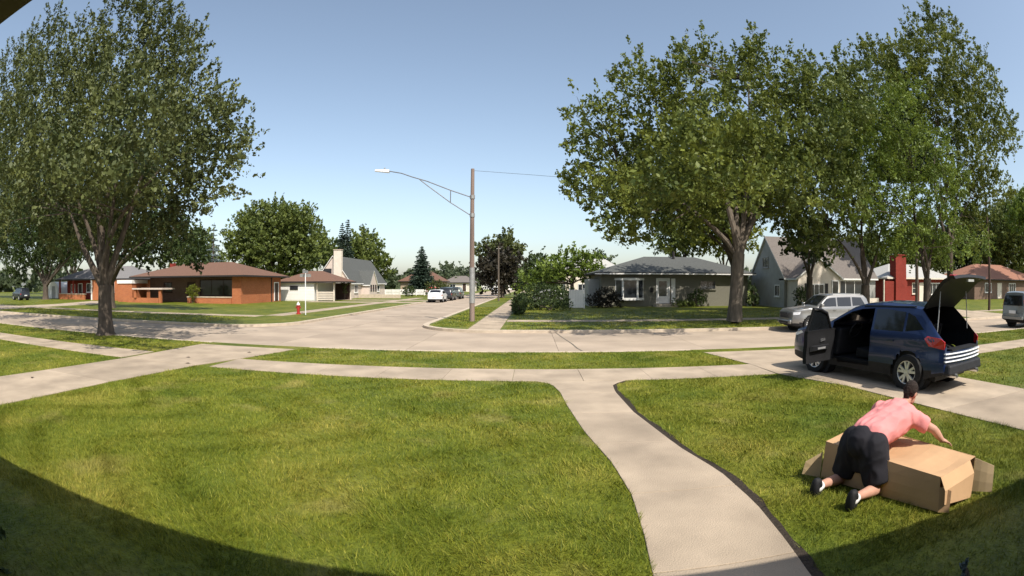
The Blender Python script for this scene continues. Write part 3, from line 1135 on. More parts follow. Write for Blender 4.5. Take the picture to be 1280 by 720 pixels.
for a0, o0, a1, o1 in ((-1.26, .0, -.76, .37), (-.66, .385, .66, .385), (.76, .37, 1.26, 0)):
    q = MB()
    q.add([fr(a0, o0, .08), fr(a1, o1, .08), fr(a1, o1, 1.66), fr(a0, o0, 1.66), fr(a0, o0 - .03, .08), fr(a1, o1 - .03, .08), fr(a1, o1 - .03, 1.66), fr(a0, o0 - .03, 1.66)],
          [(0, 1, 2, 3), (4, 5, 6, 7), (0, 1, 5, 4), (1, 2, 6, 5), (2, 3, 7, 6), (3, 0, 4, 7)])
    q.build('pane', M['glass'], bay_o)
door(hE, (5.15, 0, .28), 1.05, 2.2, '-y', 'white', 'white', (.3, .92))
MB().box(5.95, 6.35, -.03, -.003, .3, 2.55).build('side_panel', M['white'], hE)
MB().box(4.2, 6.4, -1.3, -.05, -.1, .24).build('porch_step', M['kerb'], hE)
MB().box(3.95, 4.2, -.14, -.003, 1.3, 1.7).build('letterbox', M['dark'], hE)
window(hE, (9.6, 0, 1.55), 1.6, .8, '-y', 2, 1, 'olive', .06)
MB().box(-1.6, -.604, 1.2, 5.0, -.1, 2.5).build('side_porch', M['greysiding'], hE)
MB().tube([(7.2, 3.6, 4.1), (7.2, 3.6, 5.25)], .14, 8).build('flue', M['dark'], hE)
MB().box(-1.25, 14.45, -.72, -.652, 2.9, 3.0).build('gutter', M['white'], hE)

# steep-gabled cape house
hF = thing('cape_house', 'tall grey gabled house with taupe roof and white front porch gable behind silver car', 'house', (22.1, 41, 0))
gable_walls(hF, 0, 11, 0, 7.4, 2.75, 6.35, 'x', M['greysiding'])
roof_gable(hF, 0, 11, 0, 7.4, 2.75, 6.4, .3, .18, M['roof_taupe'], 'x')
window(hF, (0, 3.9, 3.6), 1.3, 1.0, '-x', 2, 1, 'greysiding', .07)
window(hF, (0, 1.4, .95), 1.0, 1.05, '-x', 2, 1, 'white', .08)
gable_walls(hF, .3, 5.0, -2.0, -.003, 2.6, 4.1, 'y', M['cream'], 'porch')
roof_gable(hF, .3, 5.0, -2.0, .9, 2.6, 4.15, .3, .2, M['roof_taupe'], 'y', name='porch_roof')
window(hF, (2.3, -2.0, 1.0), 1.7, 1.1, '-y', 3, 1)
for x in (1.2, 3.4):
    MB().box(x - .17, x + .17, -2.04, -2.003, .98, 2.12).build('shutter', M['dark'], hF)
window(hF, (4.4, -2.0, .9), .8, 1.5, '-y', 1, 1)
window(hF, (7.6, 0, .7), 3.6, 1.75, '-y', 3, 1, 'white', .1)
MB().box(5.2, 10.2, -1.6, -1.4, -.1, .8).build('garden_wall', M['cream'], hF)

# red brick house with chimney
hG = thing('red_brick_house', 'deep red brick house with wide chimney and pale roof behind the blue car', 'house', (40, 47, 0))
wallbox(hG, 0, 12, 0, 9, 2.7, M['brick_red'])
roof_hip(hG, 0, 12, 0, 9, 2.7, 4.6, .55, 4, 9, M['roof_pale'], fascia='cream')
wallbox(hG, -1.0, 2.8, -.66, -.003, 2.45, M['brick_red'], 'front_wing')
chimney(hG, .6, 2.4, -.9, -.663, -.1, 5.3, M['brick_red'], 'brick_red')
MB().box(.6, 2.4, -.663, .3, 2.63, 5.3).build('chimney', M['brick_red'], hG)
window(hG, (4.65, 0, 1.0), .8, 1.3, '-y', 1, 2, 'cream')
door(hG, (6.2, 0, .1), .95, 2.1, '-y', 'cream', 'cream')
window(hG, (8.6, 0, .9), 2.4, 1.4, '-y', 3, 1)
MB().box(-1.16, -1.01, -.6, -.45, -.05, 2.6).build('downspout', M['cream'], hG)

hH = thing('brown_house', 'brown brick house with reddish hip roof far right past the utility pole', 'house', (64, 52, 0))
wallbox(hH, 0, 22, 0, 10, 2.8, M['brick_brown'])
roof_hip(hH, 0, 22, 0, 10, 2.8, 5.4, .7, 6, 15, M['roof_red'])
window(hH, (4, 0, 1.0), 2.0, 1.4, '-y', 2, 1)
door(hH, (7.6, 0, .1), 1.2, 2.2, '-y', 'cream', 'cream')
window(hH, (12, 0, 1.0), 2.4, 1.4, '-y', 3, 1)

# houses down the side street (small in view)
for (lab, x, y, w, d, ze, zr, wm, rm) in (
        ('tan bungalow with brown roof left of the spruce, down the side street', -26, 100, 8, 9, 2.5, 4.6, 'brick_tan', 'roof_brown'),
        ('small pale house with grey roof right of the spruce, far down the side street', -24, 140, 8, 9, 2.4, 4.4, 'cream', 'roof_taupe'),
        ('far white house at the end of the side street', -20, 205, 14, 9, 2.6, 5.5, 'white', 'roof_pale'),
        ('cream house partly hidden by trees right of the grey ranch roof', 6, 92, 10, 9, 4.4, 7.2, 'cream', 'roof_pale')):
    h_ = thing('distant_house', lab, 'house', (x, y, 0))
    wallbox(h_, 0, w, 0, d, ze, M[wm])
    roof_hip(h_, 0, w, 0, d, ze, zr, .5, w * .3, w * .7, M[rm])
    window(h_, (w * .3, 0, .9), 1.6, 1.2, '-y', 2, 1)
    window(h_, (w, d * .5, .9), 1.6, 1.2, '+x', 2, 1)
    door(h_, (w * .7, 0, .1), .95, 2.1, '-y', 'darkbrown', 'white')
h_ = thing('camper_shed', 'white arched shed end far left between dark tree trunks', 'shed', (-74, 52, 0))
mb = MB()
pr = [(-1.6, -.1), (1.6, -.1), (1.6, 1.6)] + [(1.6 * math.cos(R(a)), 1.6 + 1.0 * math.sin(R(a))) for a in range(15, 180, 15)] + [(-1.6, 1.6)]
mb.hexa([(x, 0, z) for x, z in pr], [(x, 4, z) for x, z in pr])
mb.build('wall', M['white'], h_)
door(h_, (.3, 0, 0), 1.1, 1.9, '-y', 'greysiding', 'white')

# the house the camera hangs on: its eave shades the lawn
hO = thing('home_house', 'brown soffit and eave of the near house at the top left corner', 'house', (0, 0, 0))
wallbox(hO, -14, 15, -8, -.2, 3.015, M['brick_brown'])
mb = MB()
mb.hexa([(-15, -8.8, 3.02), (16, -8.8, 3.02), (16, .8, 3.02), (-15, .8, 3.02)], [(-15, -8.8, 3.08), (16, -8.8, 3.08), (16, .8, 3.08), (-15, .8, 3.08)])
mb.build('soffit', M['soffit'], hO)
mb = MB()
v = [(-15, .802, 3.06), (16, .802, 3.06), (16, -8.8, 3.09), (-15, -8.8, 3.09), (-11, -4, 4.96), (12, -4, 4.96)]
mb.add(v, [(0, 1, 5, 4), (1, 2, 5), (2, 3, 4, 5), (3, 0, 4)])
mb.build('roof', M['roof_brown'], hO)
MB().box(-15, 16, .803, .86, 3.03, 3.12).build('gutter', M['soffit'], hO)
door(hO, (1.3, -.2, .15), .95, 2.1, '+y', 'darkbrown', 'white')
MB().box(.3, 2.4, -.15, .5, -.1, .14).build('porch_step', M['kerb'], hO)


# ------------------------------------------------------------------ trees
def tips_px(spec, Y, r=10, tall=1.9):
    return [(x, y, z, a, b, c * tall) for x, y, z, a, b, c in lobes_px([(px, py + r, r) for px, py in spec], Y, 1.5)]


def lobes_px(spec, Y, jit=1.5, squash=.9, shrink=.9):
    """spec: (px, py, radius_px[, dY]) in photo pixels -> world lobes at depth about Y."""
    out = []
    for s in spec:
        px, py, r = s[:3]
        r *= shrink
        y = Y + (s[3] if len(s) > 3 else random.uniform(-jit, jit))
        p = at(px, py, y)
        rng = (p - Vector((0, 0, EYE))).length
        # angular size of a pixel radius, tangential in the equisolid image
        rm = r / F_PX * rng
        out.append((p.x, p.y, p.z, rm, rm, rm * squash))
    return out


tree('verge_tree', 'large multi-stemmed tree on the left verge with tall feathery crown', (-17, 15.0, 0),
     lobes_px([(140, 225, 62, -1.5), (70, 205, 66, 0), (210, 205, 60, 1), (258, 215, 40, 2), (120, 150, 66, -1), (191, 130, 60, 1), (246, 150, 48, 2.5),
               (278, 185, 30, 3), (60, 120, 58, -1), (20, 180, 60, 1), (-30, 200, 60, 2), (150, 70, 48, 0), (201, 62, 42, 2), (232, 90, 38, 2.5), (105, 75, 42, -.5),
               (182, 25, 36, 1), (164, -12, 30, 1), (60, 70, 40, 0), (25, 90, 40, 1), (20, 250, 45, -1), (-20, 280, 40, 0), (75, 262, 40, 2), (196, 262, 42, 2.5),
               (237, 255, 34, 3.5), (140, 275, 40, 3), (-60, 130, 60, 1), (292, 168, 16, 3), (221, 50, 20, 2), (278, 140, 20, 3),
               (140, 300, 26, 3), (105, 296, 26, 2.5), (176, 296, 26, 3), (219, 288, 26, 4), (70, 300, 26, 1), (110, 190, 60, -4.5), (178, 165, 56, -4.5), (60, 230, 50, -4), (219, 150, 40, -3), (30, 150, 50, -4), (150, 110, 46, -4), (60, 212, 40, -6), (110, 222, 40, -6.5), (20, 200, 40, -5), (170, 215, 34, -6), (160, 220, 50, 5), (223, 190, 44, 5.5), (90, 230, 44, 5), (110, 120, 44, 5)], 15.6)
     + tips_px([(312, 178), (300, 152), (284, 118), (268, 92), (246, 38), (232, 58), (220, 30), (210, 8), (192, -12), (126, 14), (66, 14), (36, 40), (284, 228), (268, 244), (302, 196), (96, 30), (146, -5), (260, 120), (276, 140)], 17, 11),
     .34, 2.0, L_OLIVE, per=900, length=.85, spread=.22, size=.12, up=.9, twigs=90, hole=.06, bark='bark',
     stems=[(-2.4, -.3, 6.0), (-1.5, .5, 6.8), (-.7, -.5, 7.6), (.2, .4, 8.2), (1.0, -.3, 7.6), (1.9, .4, 6.9), (3.0, .2, 6.4), (-3.2, .2, 5.2)])
tree('maple', 'broad spreading maple on the far verge in front of the grey ranch', (10.44, 25.0, 0),
     lobes_px([(772, 205, 48), (752, 250, 36), (732, 232, 24), (726, 175, 22), (760, 150, 30), (815, 150, 46), (800, 110, 24), (850, 110, 38), (845, 92, 18), (880, 85, 26), (870, 190, 56), (935, 100, 44), (945, 70, 22),
               (930, 190, 56), (810, 250, 42), (770, 285, 24), (990, 130, 46), (990, 200, 50), (870, 255, 44), (935, 250, 38), (810, 290, 22), (850, 290, 24), (975, 255, 30), (740, 200, 18), (1005, 95, 30),
               (840, 190, 46, -5), (900, 160, 50, -5.5), (950, 200, 46, -5.5), (880, 230, 42, -5), (820, 240, 36, -4), (930, 120, 40, -4.5), (985, 170, 40, -5), (800, 235, 30, -7), (850, 225, 34, -8), (900, 235, 36, -8), (950, 235, 34, -8), (760, 240, 22, -5), (1000, 232, 30, -7), (870, 180, 40, -8), (860, 150, 44, 5.5), (920, 190, 46, 6), (810, 200, 40, 5.5), (970, 150, 40, 5.5), (880, 250, 34, 5)], 26, 2.0, .9, .8)
     + tips_px([(714, 140), (726, 112), (752, 122), (766, 104), (798, 66), (812, 86), (846, 66), (880, 46), (862, 70), (908, 80), (946, 42), (986, 68), (706, 228), (712, 196), (730, 150), (780, 100), (790, 84), (856, 62), (872, 58), (936, 60), (958, 54), (1000, 84), (740, 136), (820, 96)], 26, 8, 2.9)
     + tips_px([(758, 278), (800, 290), (776, 292)], 26, 9, 1.2),
     .36, 3.6, L_MAPLE, per=860, length=.8, spread=.3, size=.15, up=.75, twigs=110, hole=.2, bark='bark_pale', lean=(.25, 0))
tree('verge_elm', 'dark forked tree on the far verge right of the maple, behind the silver car', (19.2, 24.8, 0),
     lobes_px([(1010, 120, 40), (1045, 150, 50), (1015, 215, 50), (1065, 215, 48), (1000, 270, 34), (1040, 285, 36), (1085, 270, 32), (1075, 110, 42), (1100, 165, 40), (985, 290, 20), (1020, 300, 26), (1050, 90, 28), (1100, 305, 20), (1030, 180, 44, -5), (1060, 130, 40, -5), (1010, 240, 36, -4.5), (1060, 240, 36, -4.5), (1040, 200, 40, 5), (1070, 150, 40, 5)], 25.5, 1.5, .9, .82),
     .30, 2.0, L_MID, per=850, length=.8, spread=.3, size=.15, up=.3, twigs=70, hole=.2, stems=[(-2.6, .4, 5.2), (2.0, .5, 6), (-.2, -.6, 7.5), (-1.5, 1, 8)])
tree('locust_tree', 'bright green tree with drooping layered crown behind the blue car', (23.0, 22.9, 0),
     lobes_px([(1110, 150, 52), (1080, 195, 44), (1150, 195, 52), (1110, 235, 48), (1165, 250, 40), (1075, 250, 34), (1130, 285, 34), (1180, 285, 28), (1190, 225, 28), (1060, 160, 30), (1130, 115, 30), (1150, 312, 22), (1190, 308, 24), (1225, 305, 20), (1112, 300, 18)], 22.6, 1.2, .7),
     .28, 2.4, L_BRIGHT, per=900, length=.8, spread=.28, size=.13, up=-.35, twigs=70, hole=.1, flat=.5, stems=[(-1.6, .3, 6), (.9, .3, 6.5), (2.2, -.3, 7.5), (-.3, .5, 8)])
tree('tall_verge_tree', 'tallest tree on the right with straight dark trunk rising past the blue hatch', (27.9, 25.2, 0),
     lobes_px([(1165, 70, 44), (1130, 75, 34), (1210, 105, 46), (1185, 140, 50), (1235, 150, 34), (1215, 190, 46), (1235, 235, 30), (1200, 250, 40), (1215, 285, 28), (1150, 120, 40), (1110, 95, 30), (1090, 70, 26), (1250, 175, 20), (1180, 40, 28)], 26, 1.5, .9, .82)
     + tips_px([(1200, 42), (1226, 62), (1246, 98), (1262, 140), (1256, 226), (1140, 24), (1160, 10), (1266, 165)], 26, 10),
     .27, 4.5, L_MAPLE, per=850, length=.8, spread=.3, size=.16, up=.5, twigs=60, hole=.22, stems=[(.4, .2, 13), (-1.2, .4, 10), (2, .3, 9), (3, 0, 8)])
tree('yard_tree', 'broad shade tree in the grey ranch front yard, half hidden behind the maple', (15.6, 37.5, 0),
     lobes_px([(800, 250, 34), (850, 235, 38), (900, 240, 38), (945, 250, 34), (985, 262, 26), (830, 205, 34), (880, 195, 36), (930, 205, 34), (790, 270, 20), (880, 262, 30, -4), (840, 255, 26, -4), (920, 260, 28, 4), (860, 250, 30, 4.5), (960, 215, 28), (800, 225, 26, 3)], 37, 2.5),
     .3, 3.4, L_MID, per=620, length=.95, spread=.36, size=.19, up=.4, twigs=50, hole=.06)
conifer('tall_spruce', 'dark spruce tip rising behind the tallest right-hand tree', (37.5, 39, 0), 26.5, 4.2, L_SPRUCE, per=30, size=.35, layers=42, bare=.5)
# right edge background
for lab, px, py, Y, rs, lm in (
        ('rounded green tree at the right edge behind the brown house', 1268, 290, 62, 42, L_MID),
        ('loose tall tree at the far right edge above the brown house', 1290, 262, 48, 24, L_BRIGHT),
        ('dark tree mass between the red brick and brown houses', 1210, 300, 74, 34, L_DARK),
        ('green tree directly behind the red brick house', 1150, 305, 66, 32, L_MID),
        ('low green tree behind the roof of the tall gabled house', 1085, 318, 66, 22, L_MID)):
    b_ = at(px, 360, Y)
    tree('background_tree', lab, (b_.x, b_.y, 0),
         lobes_px([(px, py, rs), (px - rs * .7, py + rs * .5, rs * .7), (px + rs * .7, py + rs * .4, rs * .75), (px + rs * .1, py - rs * .6, rs * .6), (px, py + rs * .8, rs * .7), (px - rs * .4, py - rs * .2, rs * .7)], Y, 2),
         .3, 2.6, lm, per=320, length=1.3, spread=.55, size=.32, up=.4, twigs=16, lpc=20, hole=.1)
# behind the grey ranch / maple
for lab, px, py, Y, rs, lm in (
        ('yellow-green tree seen under the maple, behind the grey ranch roof', 905, 275, 58, 34, L_YELLOW),
        ('brownish green tree behind the grey ranch flue', 850, 290, 60, 26, L_MID),
        ('dark full tree standing before the roof of the tall gabled house', 1012, 298, 35, 20, L_DARK)):
    b_ = at(px, 360, Y)
    tree('background_tree', lab, (b_.x, b_.y, 0),
         lobes_px([(px, py, rs), (px - rs * .7, py + rs * .4, rs * .7), (px + rs * .7, py + rs * .35, rs * .75), (px + rs * .1, py - rs * .6, rs * .6), (px, py + rs * .8, rs * .7)], Y, 1.5),
         .28, 2.6, lm, per=380, length=1.1, spread=.45, size=.26, up=.4, twigs=20, lpc=20, hole=.1)
# left background
for lab, nm, spec, Y, base_px, lm, tr in (
        ('huge rounded tree behind the brown ranch roof and white garage', 'broad_tree',
         [(345, 300, 46), (310, 300, 34), (375, 298, 34), (345, 275, 30), (320, 280, 26), (372, 275, 22), (300, 318, 24), (395, 315, 22), (330, 330, 28), (368, 328, 26)], 78, 345, L_MID, .6),
        ('dark spreading tree across the street, directly behind the verge tree', 'shade_tree',
         [(200, 300, 34), (235, 305, 28), (165, 295, 34), (215, 280, 28), (245, 322, 16), (140, 300, 30), (180, 318, 22), (110, 290, 30), (190, 260, 34), (150, 255, 34), (100, 265, 30)], 33, 139, L_DARK, .36),
        ('dark tree at far left edge beside the white shed', 'shade_tree',
         [(40, 300, 36), (10, 290, 40), (70, 300, 30), (30, 270, 40), (-20, 300, 40), (55, 322, 22), (90, 308, 26), (110, 295, 26), (20, 330, 20), (75, 270, 36)], 47, 57, L_DARK, .5),
        ('dark tree rising behind the white shed at far left', 'shade_tree',
         [(95, 280, 34), (60, 260, 36), (120, 255, 30), (20, 240, 40), (85, 310, 24), (130, 300, 22)], 66, 92, L_DARK, .45),
        ('mid green tree over the roof joint of the two brick houses', 'shade_tree',
         [(255, 320, 16), (235, 312, 20), (268, 326, 12), (250, 300, 16), (215, 322, 16)], 64, 250, L_MID, .4),
        ('green tree right of the twin cypresses behind the cottage', 'cottage_tree',
         [(455, 310, 20), (445, 325, 18), (468, 325, 18), (458, 300, 12), (478, 335, 14), (440, 312, 12)], 98, 456, L_MID, .3),
        ('dark filler tree between the broad tree and the cypresses', 'cottage_tree',
         [(410, 310, 14), (400, 320, 16), (415, 325, 14)], 100, 408, L_DARK, .3),
        ('green-topped tree above the dark plum tree at the side-street corner', 'corner_tree',
         [(628, 312, 20), (610, 318, 16), (642, 318, 14), (630, 300, 12), (618, 335, 16), (640, 335, 14)], 92, 626, L_OLIVE, .35),
        ('dense dark plum tree beside the side-street sidewalk', 'plum_tree',
         [(625, 332, 20), (608, 338, 15), (643, 336, 15), (625, 348, 18), (610, 350, 12), (642, 350, 13), (626, 322, 14)], 78, 628, L_PURPLE, .25),
        ('yellow-green leafy tree left of the grey ranch', 'garden_tree',
         [(722, 335, 18), (705, 328, 15), (735, 328, 15), (690, 335, 15), (680, 348, 14), (660, 352, 14), (718, 318, 9), (738, 345, 14), (700, 345, 14)], 56, 715, L_BRIGHT, .22),
        ('dark green tree between the plum tree and garden tree', 'garden_tree',
         [(670, 345, 15), (685, 340, 13), (660, 350, 13), (673, 330, 10), (690, 352, 12)], 62, 672, L_DARK, .22),
        ('small pale tree standing above the hedge trees', 'garden_tree',
         [(672, 326, 8), (676, 333, 7)], 95, 673, L_FAR, .2),
        ('round far tree at the end of the side street', 'far_tree',
         [(560, 340, 8), (555, 345, 7), (566, 345, 7)], 190, 560, L_FAR, .3),
        ('dark red-leaved tree far down the side street', 'far_tree',
         [(543, 354, 6), (550, 355, 6), (537, 356, 5)], 150, 544, L_PURPLE, .25),
        ('hazy tree row piece left of the lamp pole', 'far_tree',
         [(580, 350, 10), (572, 354, 8), (590, 352, 9), (585, 342, 7)], 150, 581, L_FAR, .3),
        ('grey-green tree behind the grey ranch left corner', 'far_tree',
         [(750, 328, 10), (742, 332, 9), (757, 334, 8)], 100, 750, L_FAR, .3)):
    b_ = at(base_px, 360, Y)
    s_ = Y / 60
    tree(nm, lab, (b_.x, b_.y, 0), lobes_px(spec, Y, 1.6 * s_), tr, 2.2, lm, per=330 / max(.5, s_ ** 1.4), length=1.0 * s_, spread=.4 * s_, size=.27 * max(s_, .68), up=.35,
         twigs=14, lpc=18, hole=.05)
conifer('blue_spruce', 'pale blue spruce showing between the verge tree and the broad tree', tuple(at(266, 360, 58).xy) + (0,), 10.6, 2.2, L_PALE, per=20, size=.26, open_=.2, layers=15)
conifer('street_spruce', 'tall dark spruce with bare pale trunk beside the side street', tuple(at(527, 360, 96).xy) + (0,), 9.4, 2.3, L_SPRUCE, per=34, size=.32, layers=24, bare=.16, power=1.7)
for px, h, d_ in ((427, 13.6, 'left'), (434, 14.2, 'right')):
    p_ = at(px, 360, 90)
    conifer('cypress', f'slim dark cypress, {d_} one of the pair behind the cottage chimney', (p_.x, p_.y, 0), h, 1.3, L_SPRUCE, per=26, size=.3, layers=34, bare=.05, droop=-.4, power=2.6)
# treeline closing the horizon
v, f, tint = [], [], []
lob = []
for k in range(150):
    a = R(-86 + 172 * k / 150 + random.uniform(-.6, .6))
    dd = random.uniform(175, 250)
    if abs(math.degrees(a) + 5) < 1.2:
        dd = 270
    hgt = random.uniform(3.5, 7.5)
    lob.append((dd * math.sin(a), dd * math.cos(a), hgt * .5, random.uniform(4, 8), random.uniform(3, 5), hgt * .62))
v, f, tint, _ = sprays(lob, 9, 2.2, 1.1, 1.7, .4, 16)
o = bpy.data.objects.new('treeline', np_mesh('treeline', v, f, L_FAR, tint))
link(o)
tag(o, 'hazy far treeline along the horizon behind the houses', 'treeline', kind='stuff')

# shrubs
G_ = lambda px, Y: tuple(at(px, 360, Y).xy) + (0,)
bush('topiary', 'round yellow-green clipped shrub by the brick ranch porch', G_(241, 46.3), [(0, 0, 1.35, .75, .75, .6), (0, 0, .6, .25, .25, .5)], L_YELLOW)
bush('purple_shrub', 'wide dark purple shrub at the left corner of the grey ranch', (6.4, 44.2, 0), [(0, 0, .8, 1.1, .8, .85), (-.9, 0, .6, .8, .7, .6), (.8, 0, .6, .7, .6, .6)], L_PURPLE)
bush('round_shrub', 'dark round shrub left of the white gate', (3.3, 46, 0), [(0, 0, .9, 1.1, .9, .95), (.6, .2, .6, .8, .7, .6)], L_DARK)
bush('leafy_shrub', 'tall dark shrub beside the side-street walk', (.6, 44, 0), [(0, 0, 1.0, 1.4, 1.0, 1.05), (1.6, .3, .8, 1.1, .8, .85)], L_DARK)
bush('hedge_shrub', 'low dark shrub in front of the parked car behind the hedge', (1.6, 40, 0), [(0, 0, .35, 1.6, .5, .4), (-1.6, .2, .4, .7, .6, .45)], L_DARK)
bush('clipped_shrub', 'round dark shrub under the grey ranch side wall', (15.0, 45.2, 0), [(0, 0, .7, .85, .7, .75)], L_DARK)
bush('low_shrub', 'low spreading shrub between the white door and round shrub', (13.2, 44.8, 0), [(0, 0, .3, .9, .5, .3), (1.0, 0, .25, .5, .4, .25)], L_MID)
bush('cone_shrub', 'pointed dark evergreen shrub right of the maple trunk', (20.3, 44.0, 0), [(0, 0, .5, .6, .6, .5), (0, 0, 1.1, .42, .42, .5), (0, 0, 1.6, .22, .22, .4)], L_DARK, up=1.2)
bush('porch_shrub', 'tall dark clipped shrub left of the white porch gable', (22.6, 38.4, 0), [(0, 0, .9, .85, .7, .9), (.9, .1, .8, .6, .6, .8)], L_DARK)
bush('cottage_shrub', 'dark ball shrub at the far corner of the cottage', (-20.5, 84, 0), [(0, 0, .9, 1.1, 1, .9)], L_DARK, per=1500, size=.12)
bush('brown_shrub', 'large brown-green shrub under the street spruce', (-15.6, 84, 0), [(0, 0, 1.3, 2.2, 1.6, 1.4), (1.4, 0, .9, 1.1, 1, .9)], L_OLIVE, per=900, size=.16)
bush('cottage_bush', 'thin young tree in front of the cottage chimney', G_(431, 64), [(0, 0, 2.0, .5, .5, .7), (0, 0, 1.3, .3, .3, .4)], L_OLIVE, per=1600, size=.10)
bush('corner_shrub', 'dark shaded shrub at the near house corner, bottom left', (-4.05, 1.35, 0), [(0, 0, .3, .5, .4, .4), (-.5, -.2, .35, .5, .4, .4)], L_DARK, size=.05, per=2600, length=.12, spread=.07)
bush('pale_plant', 'small pale bluish plant tip in the shade at bottom right', (3.02, 2.02, 0), [(0, 0, .06, .05, .05, .07)], L_PALE, size=.03, per=9000, length=.05, spread=.015, up=1.5)
hd = thing('hedge', 'dark clipped hedge running beside the side-street sidewalk', 'hedge', (-.9, 34, 0))
lob = [(random.uniform(-.1, .1), k * .55, .55, .38, .5, .58) for k in range(26)]
v, f, tint, _ = sprays(lob, 2600, .2, .12, .08, .4, 16)
crown_obj(hd, v, f, tint, L_DARK, 'foliage')
mb = MB()
for k in range(14):
    mb.tube([(0, k, -.05), (.05, k, .6)], [.03, .015], 5)
tag(mb.build('stem', M['bark'], hd), kind='stuff')


# ------------------------------------------------------------------ street furniture
lp = thing('street_lamp', 'tall wooden lamp pole with long truss arm at the side-street corner', 'street lamp', (-3.2, 27.5, 0))
mb = MB().tube([(0, 0, -.1), (0, 0, 4), (0, 0, 8.3)], [.145, .125, .095], 12)
mb.build('pole', M['wood_pole'], lp, smooth=True)
mb = MB().tube([(.006, -.0, 1.0), (.006, 0, 2.9)], .152, 12)
mb.build('pole_sleeve', M['gal'], lp, smooth=True)
tipx = -5.05
top = [(-.09, 0, 6.72), (-1.2, 0, 7.12), (-2.5, 0, 7.66), (-3.4, 0, 7.95), (-4.0, 0, 8.18), (tipx + .3, 0, 8.34)]
bot = [(-.09, 0, 5.72), (-1.2, 0, 6.44), (-2.5, 0, 7.42), (-2.95, 0, 7.78)]
MB().tube(top, .028, 8).build('upper_arm', M['steel'], lp, smooth=True)
MB().tube(bot, .026, 8).build('lower_arm', M['steel'], lp, smooth=True)
MB().tube([(-1.2, 0, 6.44), (-1.2, 0, 7.12)], .024, 8).build('brace', M['steel'], lp)
for z in (5.72, 6.72):
    MB().tube([(0, 0, z - .1), (0, 0, z + .1)], .14, 12).build('bracket', M['gal'], lp)
hd_ = MB()
hd_.hexa([(tipx - .55, -.10, 8.36), (tipx + .32, -.13, 8.24), (tipx + .32, .13, 8.24), (tipx - .55, .10, 8.36)],
         [(tipx - .5, -.07, 8.47), (tipx + .34, -.09, 8.42), (tipx + .34, .09, 8.42), (tipx - .5, .07, 8.47)])
lh = hd_.build('lamp_head', M['lampmetal'], lp, bevel=.03)
MB().lathe([(.045, 8.435), (.045, 8.53), (.02, 8.55)], 10, (tipx + .05, 0, 0)).build('photocell', M['gal'], lh)
up_ = thing('utility_pole', 'thin pale pole standing before the dark plum tree', 'pole', (-4.0, 62, 0))
MB().tube([(0, 0, -.1), (0, 0, 6.6)], [.12, .09], 10).build('pole', M['bark_pale'], up_, smooth=True)
MB().tube([(-.25, 0, 6.3), (.25, 0, 6.3)], .04, 6).build('crossarm', M['gal'], up_)
up2 = thing('utility_pole', 'dark thin utility pole in front of the brown house on the right', 'pole', (37.5, 28.5, 0))
MB().tube([(0, 0, -.1), (0, 0, 9.2)], [.13, .09], 10).build('pole', M['darkbrown'], up2, smooth=True)
MB().box(-.7, .7, -.06, .06, 8.7, 8.82).build('crossarm', M['darkbrown'], up2)
a, b = Vector((-3.2, 27.5, 8.2)), Vector((37.5, 28.5, 8.9))
pts = [a.lerp(b, t / 20) - Vector((0, 0, 1.1 * 4 * (t / 20) * (1 - t / 20))) for t in range(21)]
w_ = MB().tube(pts, .009, 5).build('overhead_wire', M['haywire'])
tag(w_, 'thin overhead wire running right from the lamp pole top into the maple', 'wire')
hy = thing('fire_hydrant', 'red fire hydrant with pale cap on the far corner lawn', 'hydrant', (-15.75, 32.2, 0))
MB().lathe([(.17, -.05), (.17, .06), (.11, .07), (.11, .55), (.14, .56), (.14, .6), (.11, .61)], 14).build('barrel', M['hyd_red'], hy, smooth=True)
MB().lathe([(.125, .612), (.12, .68), (.075, .76), (.035, .79), (.035, .85)], 14).build('bonnet', M['white'], hy, smooth=True)
for s in (-1, 1):
    MB().lathe([(.055, s * .1), (.055, s * .19), (.04, s * .2)], 10, (0, 0, .45), 'x').build('nozzle', M['hyd_red'], hy)
sp = thing('sign_post', 'slim pale street-sign post beside the fire hydrant', 'sign', (-14.9, 31.6, 0))
MB().tube([(0, 0, -.1), (0, 0, 2.75)], .035, 8).build('post', M['lampmetal'], sp)
MB().box(-.42, .42, -.012, .012, 2.5, 2.7).build('sign_blade', M['gal'], sp)
MB().box(-.012, .012, -.42, .42, 2.753, 2.95).build('sign_blade', M['gal'], sp)
gt = thing('garden_gate', 'white solid gate panel between the dark shrubs left of the grey ranch', 'gate', (3.75, 43.0, 0))
for k in range(5):
    MB().box(-.55 + k * .22, -.55 + k * .22 + .21, -.03, .03, .05, 1.55).build('board', M['white'], gt)
for s in (-.66, .56):
    MB().box(s, s + .1, -.05, .05, -.1, 1.68).build('post', M['white'], gt)
MB().box(-.555, .56, .031, .07, .4, .5).build('rail', M['white'], gt)
fc = thing('white_fence', 'low white fence along the yard before the tan bungalow', 'fence', (-20, 92, 0))
for k in range(9):
    MB().box(-7 + k * 1.5, -7 + k * 1.5 + .12, -.06, .06, -.1, 1.1).build('post', M['white'], fc)
for z in (.15, .5, .82):
    MB().box(-6.95, 5.05, .062, .09, z, z + .26).build('rail', M['white'], fc)


